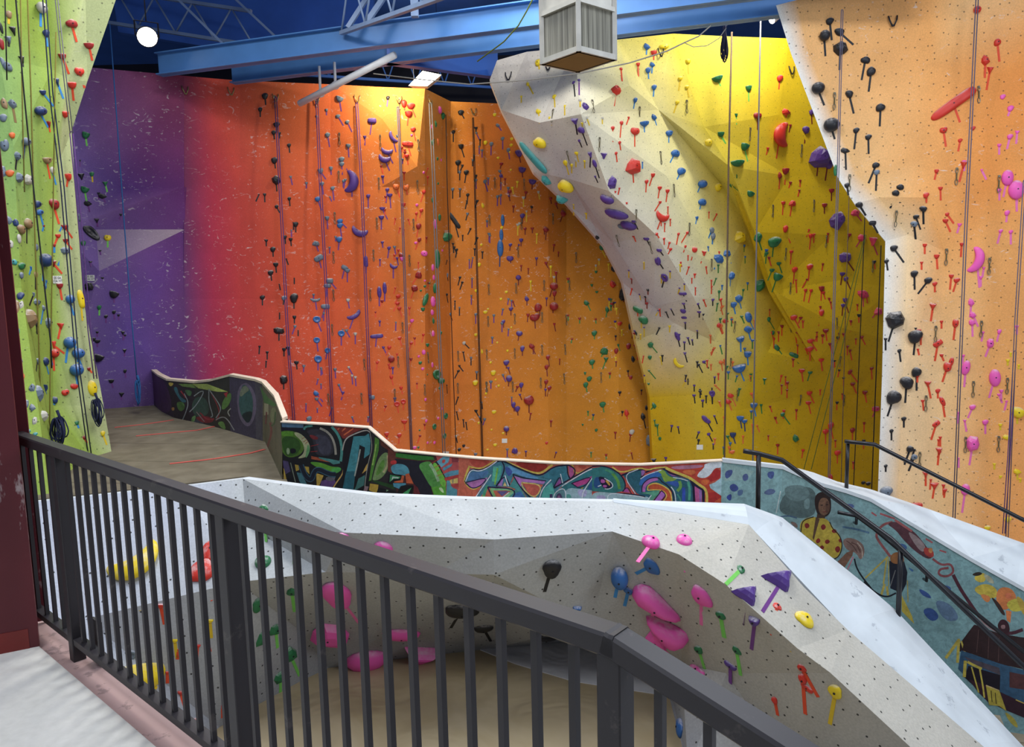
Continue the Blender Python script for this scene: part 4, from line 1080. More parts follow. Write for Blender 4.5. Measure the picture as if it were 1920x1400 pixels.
# ---- red steel column
c0 = Uz(74, 1211, 3.0)
root = empty('steel_column', Vector((c0.x - .2, c0.y + .1, 3.0))); tag(root, 'dark red steel column with scuffed paint at the end of the railing', 'column')
ang = math.radians(26); cu = Vector((math.cos(ang), math.sin(ang), 0)); cv = Vector((-math.sin(ang), math.cos(ang), 0))
def cbox(u0, u1, v0, v1, z0, z1, nm, mt, lab=None):
    mb = MB(); q = [c0 + cu*u + cv*v for u, v in ((u0,v0),(u1,v0),(u1,v1),(u0,v1))]
    mb.hexa([Vector((p.x,p.y,z0)) for p in q] + [Vector((p.x,p.y,z1)) for p in q])
    o = mb.build(nm, mt); attach(o, root)
    if lab: tag(o, lab)
plain('red_primer', (128, 44, 40), .5, .1, 8)
cbox(-.34, 0, 0, .022, 3.0, 12.0, 'front_flange', 'column_red')
cbox(-.34, 0, .33, .352, 3.0, 12.0, 'rear_flange', 'column_red')
cbox(-.178, -.162, .022, .33, 3.0, 12.0, 'web', 'column_red')
cbox(-.31, -.04, -.003, 0, 3.0, 3.1, 'unfaded_patch', 'red_primer', 'brighter red patch at the foot')
# ---- stair handrails
def handrail(label, pts, posts, r=.027):
    root = empty('handrail', posts[0][1]); tag(root, label, 'handrail')
    mb = MB(); P = [U(*p) for p in pts]
    q = [P[0]]
    for a, b, c in zip(P[:-2], P[1:-1], P[2:]): q += [b + (a - b).normalized()*.05, b, b + (c - b).normalized()*.05]
    q.append(P[-1]); mb.tube(q, r, 10); o = mb.build('grip_rail', 'handrail_black'); attach(o, root)
    for t, b in posts:
        mb = MB(); mb.tube([b, Vector((b.x, b.y, t.z))], r * .95, 10); o = mb.build('post', 'handrail_black'); attach(o, root)
    return root
def pp(tx, ty, bx, by, D):
    b = U(bx, by, D); t = U(tx, ty, D); return (Vector((b.x, b.y, t.z)), b)
handrail('black steel handrail on the white cap of the boulder beside the stair', [(1394,845,7.92),(1422,850,7.9),(1466,862,7.85),(1671,1010,7.42),(1920,1250,6.9),(2040,1365,6.7)],
         [pp(1423,850,1421,957,7.9), pp(1690,1028,1684,1158,7.42)])
handrail('black steel handrail on the far stair parapet in front of the pale orange wall', [(1584,827,9.62),(1640,833,9.55),(1920,975,9.0),(2040,1036,8.8)],
         [pp(1589,829,1587,917,9.66), pp(1960,996,1952,1090,8.95)])
# wall mounted rail on the painted parapet
root = empty('handrail', U(1606, 975, 9.45)); tag(root, 'short black rail on brackets fixed to the sea blue mural', 'handrail')
mb = MB(); mb.tube([U(1571,960,9.42), U(1606,967,9.38), U(1640,992,9.28), U(1740,1076,8.98), U(1920,1222,8.4)], .025, 8); o = mb.build('grip_rail', 'handrail_black'); attach(o, root)
for px, py, D in ((1606,968,9.38), (1738,1075,9.0)):
    a = U(px, py, D); mb = MB(); mb.tube([a, a + Vector((0, 0, -.1)), a + Vector((.03, .12, -.12))], .018, 6); o = mb.build('bracket', 'handrail_black'); attach(o, root)
# lines of orange tape on the carpet
for i, pts in enumerate(([(215,801),(270,795),(325,787)], [(255,817),(330,810),(372,806),(402,799)], [(318,869),(400,860),(470,849),(496,842)])):
    mb = MB(); P = [Uz(x, y, 2.206) for x, y in pts]
    for a, b in zip(P[:-1], P[1:]): mb.bar(a, b, .06, .006)
    plain('tape_coral', (206, 96, 84), .6, .08, 10)
    o = mb.build('floor_tape', 'tape_coral')
    tag(o, ['faint coral tape line on the carpet closest to the purple wall', 'middle coral tape line on the carpet ending at the dark parapet', 'coral tape line on the carpet closest to the railing'][i], 'tape')
# ================================================================= roof steel, heater, lamps, pipes
def ibeam(mb, a, b, h, w, tf=.022, tw=.012, mi=0):
    a = Vector(a); b = Vector(b); t = (b - a).normalized(); sd = t.cross(Vector((0, 0, 1))).normalized(); u = Vector((0, 0, 1))
    for off, ww, hh in ((tf/2, w, tf), (h/2, tw, h), (h - tf/2, w, tf)):
        mb.sweep(a + u*off, b + u*off, sd, u, [(-ww/2, -hh/2), (ww/2, -hh/2), (ww/2, hh/2), (-ww/2, hh/2)], mi)
def beam(label, a, b, h, w, mat):
    root = empty('steel_beam', a); tag(root, label, 'roof beam', 'blue roof beams')
    mb = MB(); ibeam(mb, a, b, h, w); o = mb.build('section', mat); attach(o, root); return root
ZB1 = 9.5
a = Uz(299, 142, ZB1); b = Uz(1360, 5, ZB1); d = (b - a).normalized()
beam('long blue steel roof beam in front, its cut end hanging beside the floodlight', a, a + d * 15, .46, .22, 'beam_blue')
a2 = Uz(436, 157, ZB1); b2 = Uz(1700, 2, ZB1); d2 = (b2 - a2).normalized()
beam('long blue steel roof beam behind and below the front one', a2, a2 + d2 * 15, .40, .22, 'beam_blue')
a3 = Uz(726, 120, 9.5); b3 = Uz(934, 147, 9.5)
beam('deep blue beam end that stops against the top of the white overhang', a3, b3, .62, .2, 'beam_deep')
# open web joists above the beams
def joist(label, a, b, h, n, mat='truss_blue', r=.035):
    root = empty('roof_truss', a); tag(root, label, 'roof truss', 'open web roof trusses')
    a = Vector(a); b = Vector(b); up = Vector((0, 0, h))
    mb = MB(); mb.bar(a, b, .09, .07); o = mb.build('bottom_chord', mat); attach(o, root)
    mb = MB(); mb.bar(a + up, b + up, .09, .07); o = mb.build('top_chord', mat); attach(o, root)
    mb = MB()
    for i in range(n):
        p = a.lerp(b, i / n); q = a.lerp(b, (i + .5) / n) + up; s = a.lerp(b, (i + 1) / n)
        mb.tube([p, q], r * .6, 6); mb.tube([q, s], r * .6, 6)
    o = mb.build('web_bars', mat); attach(o, root)
joist('slender roof truss crossing above the beams beside the heater box', U(640, 62, 15.2), U(1010, -70, 10.6), 1.1, 6)
joist('roof truss behind the floodlight over the purple wall', U(190, 40, 18.5), U(475, 85, 17.6), .75, 4)
joist('roof truss in the dark over the orange corner', U(560, 140, 20.5), U(935, 165, 22.0), 1.1, 7, 'deck_blue')
def brace(label, a, b, w):
    if b.z < a.z: a, b = b, a
    b = b + (b - a) * ((12.0 - b.z) / (b - a).z)
    mb = MB(); mb.bar(a, b, w, w); o = mb.build('steel_brace', 'truss_blue'); tag(o, label, 'brace', 'thin roof braces')
brace('thin diagonal roof brace running down to the cut end of the front beam', U(325, -10, 17.0), U(420, 84, 17.0), .05)
brace('thin diagonal roof brace over the middle of the front beam', U(438, -5, 17.4), U(520, 72, 17.4), .05)
brace('pale roof brace standing on the front beam by the pipe', U(684, 47, 14.6), U(722, -8, 14.6), .09)
brace('upright roof strut on the front beam beside the heater box', U(778, 32, 14.2), U(776, -20, 14.2), .13)
brace('steep roof brace leaning over the front beam', U(652, 52, 14.9), U(692, -10, 14.9), .08)
# deep blue bulkhead panel that drops from the roof at the back
mb = MB(); P = [U(208, -30, 19.0), U(700, -30, 19.0), U(700, 60, 19.0), U(440, 96, 19.0), U(222, 60, 19.0)]
Q = [p + Vector((0, .2, 0)) for p in P]
mb.face(P); mb.face(list(reversed(Q)))
for i in range(5): mb.face([P[i], Q[i], Q[(i+1) % 5], P[(i+1) % 5]])
o = mb.build('trim_2', 'deck_blue'); tag(o, kind='structure')
# ---- suspended heater box with fluted filters
D0 = 9.0
cb = U(1085, 97, 8.6); cl = U(1016, 88, 9.05); cr = U(1152, 72, 8.95)
zb = cb.z; cl.z = zb; cr.z = zb
cbk = cl + (cr - cb)
H = .95
root = empty('air_heater', cb); tag(root, 'galvanised square air unit with fluted filter sides hanging under the blue beams', 'heater')
up = Vector((0, 0, H))
mb = MB()
for p in (cb, cl, cr, cbk): mb.bar(p, p + up, .055, .055)
for p, q in ((cb, cl), (cb, cr), (cl, cbk), (cr, cbk)):
    mb.bar(p + Vector((0,0,.03)), q + Vector((0,0,.03)), .05, .06); mb.bar(p + up*.98, q + up*.98, .05, .06); mb.bar(p + Vector((0,0,.56)), q + Vector((0,0,.56)), .05, .05)
o = mb.build('frame', 'galv'); attach(o, root)
mb = MB(); mb.face([cb, cl, cbk, cr]); mb.face([cb + Vector((0,0,.01)), cr + Vector((0,0,.01)), cbk + Vector((0,0,.01)), cl + Vector((0,0,.01))]); o = mb.build('base_plate', 'duct_brown'); attach(o, root); tag(o, 'brown underside')
cen = (cb + cbk) / 2
for p, q in ((cb, cl), (cb, cr), (cl, cbk), (cr, cbk)):
    mb = MB(); N = 26; ins_ = lambda v: v.lerp(Vector((cen.x, cen.y, v.z)), .03)
    P, Q = ins_(p), ins_(q); nn = ((P + Q) / 2 - Vector((cen.x, cen.y, zb))).normalized() * .012; nn.z = 0
    for i in range(N):
        a_, b_ = P.lerp(Q, i / N), P.lerp(Q, (i + 1) / N); m_ = (a_ + b_) / 2 - nn
        for s_, t_ in ((a_, m_), (m_, b_)): mb.face([s_, t_, t_ + Vector((0,0,.54)), s_ + Vector((0,0,.54))])
    o = mb.build('filter', 'filter_mesh'); attach(o, root)
mb = MB()
top = [v + Vector((0,0,.56)) for v in (cb, cr, cbk, cl)]; t2 = [v + Vector((0,0,H)) for v in (cb, cr, cbk, cl)]
for i in range(4): mb.face([top[i], top[(i+1)%4], t2[(i+1)%4], t2[i]])
o = mb.build('housing', 'galv'); attach(o, root)
mb = MB()
for p in (cb, cl, cr, cbk): mb.tube([p + up, Vector((p.x, p.y, 12.0))], .008, 5)
o = mb.build('hanger_rods', 'steel_dark'); attach(o, root)
# ---- lamps
def floodlight():
    c = U(276, 69, 15.9); root = empty('floodlight', c); tag(root, 'bright round floodlight burning white between roof trusses over the purple wall', 'floodlight')
    to = (Vector((-3, 8, 5)) - c).normalized(); sd = to.cross(Vector((0,0,1))).normalized(); u = sd.cross(to)
    def disc(r, off, n=20): return [c + to*off + (sd*math.cos(2*math.pi*i/n) + u*math.sin(2*math.pi*i/n))*r for i in range(n)]
    mb = MB(); rs = [(.06, -.3), (.12, -.28), (.17, -.1), (.21, 0.0), (.21, .02), (.19, .02)]; rings = [disc(r, o) for r, o in rs]
    for A_, B_ in zip(rings[:-1], rings[1:]):
        for i in range(20): mb.face([A_[i], A_[(i+1)%20], B_[(i+1)%20], B_[i]], 0, None, True)
    mb.face(list(reversed(rings[0]))); o = mb.build('housing', 'steel_dark'); attach(o, root)
    mb = MB(); mb.face(disc(.195, .012)); o = mb.build('lens', 'lamp_glow'); attach(o, root)
    mb = MB(); mb.bar(c + sd*.22, c + sd*.22 + Vector((0,0,.3)), .03, .01); mb.bar(c - sd*.22, c - sd*.22 + Vector((0,0,.3)), .03, .01); mb.bar(c + sd*.23 + Vector((0,0,.3)), c - sd*.23 + Vector((0,0,.3)), .03, .01); mb.tube([c + Vector((0,0,.3)), Vector((c.x, c.y, 12))], .012, 6)
    o = mb.build('yoke', 'steel_dark'); attach(o, root)
floodlight()
def bayfix():
    P = [U(768, 160, 18.2), U(801, 161, 17.9), U(826, 141, 18.3), U(793, 134, 18.7)]
    c = sum(P, Vector()) / 4; root = empty('fluorescent_light', c); tag(root, 'glowing rectangular fluorescent fitting hanging over the orange corner', 'ceiling light')
    n = (P[1] - P[0]).cross(P[3] - P[0]).normalized()
    if n.dot(c - EYE) > 0: n = -n
    mb = MB(); mb.face([p + n*.012 for p in P]); o = mb.build('tubes', 'lamp_glow'); attach(o, root)
    mb = MB(); big = [c + (p - c)*1.08 for p in P]; T = [c + (p - c)*.8 - n*.1 for p in P]
    for i in range(4): mb.face([big[i], big[(i+1)%4], T[(i+1)%4], T[i]])
    mb.face(T); mb.face([p + n*.004 for p in big]); o = mb.build('reflector', 'galv'); attach(o, root)
    mb = MB()
    for p in (T[0], T[2]): mb.tube([p, Vector((p.x, p.y, 12))], .006, 5)
    o = mb.build('hanger_rods', 'steel_dark'); attach(o, root)
bayfix()
c = U(1453, 35, 15.2); root = empty('spotlight', c); tag(root, 'tiny lit spotlight tucked under the beam beside the pale orange wall', 'spotlight')
mb = MB(); mb.tube([c + Vector((.1,0,.06)), c, c + Vector((-.06,-.02,-.03))], [.05, .06, .075], 10); o = mb.build('housing', 'pipe_white'); attach(o, root)
mb = MB(); q = c + Vector((-.065,-.024,-.034)); mb.tube([q, q + Vector((-.012,-.004,-.008))], .068, 10); o = mb.build('lens', 'lamp_glow'); attach(o, root)
mb = MB(); mb.tube([c + Vector((0,0,.05)), Vector((c.x, c.y, 12))], .01, 5); o = mb.build('stem', 'steel_dark'); attach(o, root)
# ---- white pipe on two hangers
root = empty('drain_pipe', U(563, 194, 16.9)); tag(root, 'white pipe hung slanting under the blue beam over the orange wall', 'pipe')
p1, p2 = U(562, 194, 16.9), U(740, 103, 15.2)
mb = MB(); mb.tube([p1, p2], .07, 14); o = mb.build('tube', 'pipe_white'); attach(o, root)
for px, py, D in ((601, 175, 16.55), (629, 160, 16.3)):
    q = U(px, py, D); mb = MB(); mb.tube([q, Vector((q.x, q.y, ZB1 + .1))], .03, 8); mb.tube([q + (p2-p1).normalized()*-.03, q + (p2-p1).normalized()*.03], .085, 14)
    o = mb.build('hanger', 'pipe_white'); attach(o, root)
# ================================================================= ropes
plain('rope_navy', (28, 34, 66), .85, .15, 40); plain('rope_black', (24, 24, 28), .85, .15, 40); plain('rope_blue', (40, 92, 150), .85, .12, 40)
plain('rope_olive', (112, 104, 40), .85, .15, 40); plain('rope_purple', (92, 60, 120), .85, .15, 40); plain('rope_grey', (120, 118, 124), .85, .15, 60)
plain('rope_brown', (110, 92, 74), .85, .4, 70); plain('rope_green', (96, 110, 40), .85, .12, 40); plain('wire_grey', (150, 148, 140), .5, .1, 40)
plain('rope_slate', (96, 92, 112), .85, .12, 40)
def rope(label, pts, D, mat, r=.008, pair=0.0, name='climbing_rope', front=.12, group='top ropes hanging on the walls'):
    """strand(s) hanging through pixels pts; D a number or per-point list (distance)."""
    mb = MB()
    for k in ((-.5, .5) if pair else (0,)):
        P = [U(x, y, (D[i] if isinstance(D, (list, tuple)) else D)) + Vector((k * pair, 0, 0)) for i, (x, y) in enumerate(pts)]
        mb.tube(P, r, 5)
    if pair:                                            # the two strands turn through the anchor at the top
        P = U(pts[0][0], pts[0][1], D[0] if isinstance(D, (list, tuple)) else D)
        mb.tube([P + Vector((-.5*pair, 0, 0)), P + Vector((-.3*pair, 0, pair*.5)), P + Vector((.3*pair, 0, pair*.5)), P + Vector((.5*pair, 0, 0))], r, 5)
    o = mb.build(name, mat); tag(o, label, 'rope', group); return o
# orange wall
for (pts, D, mat, r, pr, lab) in [
 ([(517,184),(524,330),(540,640),(552,800)], 18.1, 'rope_purple', .012, .05, 'purple rope pair on the red part, closest to the pink'),
 ([(594,186),(600,330),(615,600),(625,815)], 18.45, 'rope_purple', .012, .05, 'purple rope pair under the white pipe end'),
 ([(669,195),(678,340),(688,600),(697,820)], 18.7, 'rope_purple', .012, .05, 'purple rope pair beside the big purple crescent hold'),
 ([(746,202),(752,330),(763,640),(772,850)], 18.9, 'rope_slate', .013, .04, 'slate rope just beside the purple double fin'),
 ([(807,195),(813,330),(824,640),(833,860)], [18.9,18.95,19.0,19.05], 'rope_grey', .014, .06, 'thick grey rope pair hanging on the orange corner edge'),
 ([(836,215),(838,330),(848,650),(856,865)], [20.0,19.9,19.9,19.9], 'rope_black', .012, 0, 'dark single rope in the fold of the orange corner'),
 ([(887,222),(890,330),(898,640),(905,870)], 20.2, 'rope_black', .012, .03, 'dark rope pair past the orange corner, near the blue drop holds'),
]: rope(lab, pts, D, mat, r, pr)
# yellow and pale orange walls
for (pts, D, mat, r, pr, lab) in [
 ([(1372,60),(1366,300),(1358,868)], [16.6,16.6,16.6], 'rope_brown', .022, 0, 'thick mottled brown rope hanging in front of the yellow overhang'),
 ([(1426,38),(1421,300),(1411,880)], 16.0, 'rope_grey', .017, 0, 'thick pale grey rope hanging in front of the yellow wall'),
 ([(1579,20),(1571,330),(1564,560),(1554,905)], 13.1, 'rope_slate', .008, .03, 'slate rope pair crossing the white edge of the pale orange wall'),
 ([(1592,365),(1586,560),(1577,905)], 16.5, 'rope_brown', .010, 0, 'brown rope on the yellow wall behind the far handrail, first of three'),
 ([(1622,395),(1614,600),(1600,920)], 16.5, 'rope_black', .010, 0, 'black rope on the yellow wall, middle of three beside the white edge'),
 ([(1652,460),(1645,640),(1634,925)], 16.5, 'rope_black', .012, 0, 'black rope hugging the white edge of the pale orange wall'),
 ([(1622,440),(1570,640),(1507,880)], [17.5,17.2,16.8], 'rope_green', .010, 0, 'slanting green rope on the yellow wall, the outer one'),
 ([(1624,440),(1577,660),(1521,880)], [17.45,17.15,16.75], 'rope_green', .010, 0, 'slanting green rope on the yellow wall, the inner one'),
 ([(1832,0),(1812,400),(1788,985)], [12.75,12.55,12.6], 'rope_slate', .009, .04, 'slate rope pair beside the long red bar hold'),
 ([(1921,340),(1905,600),(1888,1010)], [12.3,12.35,12.45], 'rope_slate', .008, .04, 'slate rope pair beside the big pink holds'),
 ([(1903,660),(1892,850),(1882,1000)], [12.4,12.4,12.45], 'rope_purple', .008, .04, 'short purple rope pair under the yellow hold'),
]: rope(lab, pts, D, mat, r, pr)
# lime wall
for (pts, D, mat, r, pr, lab) in [
 ([(9,-20),(13,150)], [10.6,10.6], 'rope_black', .009, 0, 'short black rope at the top edge of the lime wall'),
 ([(28,-20),(45,175),(62,345),(95,640),(97,690)], [10.9,10.9,10.8,10.5,10.4], 'rope_black', .011, 0, 'long slanting black rope on the lime wall'),
 ([(38,-20),(43,250),(46,360)], [11.0,10.9,10.8], 'rope_olive', .009, 0, 'olive rope on the lime wall, second from the frame edge'),
 ([(51,-20),(58,175),(64,400),(72,620),(76,760)], [11.1,11.0,10.9,10.6,10.3], 'rope_olive', .010, 0, 'dark olive rope down the middle of the lime wall'),
 ([(82,-20),(96,175),(117,350),(146,690),(168,850)], [11.3,11.3,11.3,11.4,11.4], 'rope_navy', .009, .05, 'navy rope pair in front of the large blue ball holds'),
 ([(104,-20),(119,120),(134,250)], [11.5,11.6,11.7], 'rope_grey', .008, .04, 'thin grey rope pair along the pale side of the lime wall'),
 ([(105,60),(101,300),(98,500),(94,700),(93,800)], [11.3,11.3,11.0,10.6,10.2], 'rope_olive', .009, 0, 'light olive rope slanting across the lime wall paint stripe'),
 ([(134,250),(144,350),(155,480),(168,620),(179,710)], [11.9,11.9,11.9,11.85,11.8], 'rope_purple', .009, .05, 'purple rope pair along the lime wall corner'),
]: rope(lab, pts, D, mat, r, pr)
rope('bright blue rope hanging on the purple wall, knotted at the carpet', [(206,45),(220,235),(233,420),(247,600),(257,712)], [16.2,16.15,16.0,15.8,15.7], 'rope_blue', .013)
# coils
def coil(label, px, py, D, w, h, n, mat, r=.009, knot=True, name='rope_coil'):
    random.seed(int(px * 7)); mb = MB(); c = U(px, py, D)
    for k in range(n):
        ww = w * random.uniform(.35, 1.0); hh = h * random.uniform(.7, 1.0); ox = random.uniform(-.2, .2) * w; oy = random.uniform(-.08, .08)
        pts = []
        for i in range(16):
            t = 2 * math.pi * i / 16; sx = math.sin(t); sz = -(1 - math.cos(t)) / 2
            pts.append(c + Vector((ox * (-sz) + sx * ww * .5 * (.25 + .75 * min(1, -sz * 1.3)), oy + .02 * math.sin(2*t), sz * hh)))
        mb.tube(pts, r, 5, closed=True)
    if knot: mb.tube([c + Vector((0,0,.1)), c + Vector((.03,0,0)), c + Vector((-.03,-.02,-.05)), c + Vector((.02,0,-.12))], r * 2.2, 6)
    o = mb.build(name, mat); tag(o, label, 'rope'); return o
coil('navy rope bundle hanging in loops on the lime wall, beside the railing top', 108, 782, 10.1, .24, .42, 13, 'rope_navy')
coil('smaller navy rope bundle hanging under the yellow hold at the lime wall corner', 179, 748, 11.6, .16, .45, 10, 'rope_navy')
coil('blue rope bundle lying on the carpet, seen between the railing bars', 172, 892, 10.2, .2, .32, 12, 'rope_blue')
coil('tail and knot of the blue rope at the purple wall', 258, 712, 15.6, .16, .55, 4, 'rope_blue', .012)
coil('dark teal rope bundle hanging high in front of the yellow wall', 1359, 48, 15.6, .13, .72, 11, 'rope_navy', .010)
# static line slung under the beams
mb = MB(); mb.tube([U(700,138,15.6), U(800,150,15.9), U(880,158,16.0), U(990,150,15.2), U(1090,137,14.6), U(1180,118,14.2), U(1250,96,13.9), U(1283,80,13.8), U(1310,68,13.8), U(1333,48,13.7)], .012, 6)
mb.tube([U(1283,80,13.8), U(1300,88,13.8), U(1325,86,13.8), U(1348,72,13.8), U(1362,52,13.8)], .008, 5)
o = mb.build('static_line', 'wire_grey'); tag(o, 'pale static line slung across the top of the white overhang', 'rope')
mb = MB(); mb.tube([U(1003,-10,12.4), U(988,20,12.5), U(972,48,12.6), U(945,78,12.9), U(895,115,13.4)], .012, 5); o = mb.build('cable', 'rope_green'); tag(o, 'thin dark green cable drooping in front of the beams beside the heater', 'cable')

# forged anchors that the ropes run through
plain('anchor_steel', (150, 138, 96), .4, .2, 30, .6)
for px, py, lab in ((347,172,'first steel anchor pair at the top of the purple paint'),(433,174,'steel anchor pair at the top where purple turns red'),(517,186,'steel anchor above the first purple rope'),(594,190,'steel anchor above the second purple rope'),(670,188,'large V-shaped steel anchor above the third purple rope'),(748,190,'steel anchor above the slate rope beside the lamp glow'),(806,196,'steel anchor at the tip of the thick grey rope'),(888,212,'V-shaped steel anchor above the dark rope pair'),
                    (1029,128,'small black V anchor high on the pale overhang corner'),(1101,118,'small black V anchor beside the top purple hold'),(1238,102,'small black V anchor by the upper blue holds'),(1483,135,'small V anchor on the bright upper yellow wall'),(1673,44,'small V anchor at the top of the pale orange wall'),(954,146,'small black V anchor at the tip of the white overhang')):
    hit = cast(px, py)
    if hit is None: continue
    n = hit[1] if hit[1].dot(EYE - hit[0]) > 0 else -hit[1]
    c = hit[0] + n * .02; s_ = Vector((0, 0, 1)).cross(n).normalized(); mb = MB()
    for q in (-1, 1): mb.tube([c + s_ * (.07 * q) + Vector((0,0,.12)), c + s_ * (.06 * q) + Vector((0,0,.05)) + n*.02, c + Vector((0,0,-.06)) + s_ * (.012 * q) + n * .03], .013, 6)
    mb.tube([c + s_ * -.02 + Vector((0,0,-.05)) + n*.03, c + s_ * .02 + Vector((0,0,-.05)) + n*.03], .018, 6)
    o = mb.build('rope_anchor', 'anchor_steel' if px < 900 else 'steel_dark'); tag(o, lab, 'anchor', 'rope anchors along the wall tops')
# ================================================================= climbing holds
HR = {'A': (0,0,4.0), 'B': (0,350,4.0), 'C': (0,650,4.0), 'D': (0,1000,3.5), 'E': (440,0,4.0), 'F': (440,300,4.0), 'G': (440,600,4.0), 'H': (440,900,2.8),
      'I': (880,0,4.0), 'J': (880,300,4.0), 'K': (880,600,4.0), 'L': (880,900,2.8), 'N': (1320,0,3.1817), 'O': (1320,400,3.1817), 'P': (1320,800,3.2), 'Q': (1320,1000,3.2)}
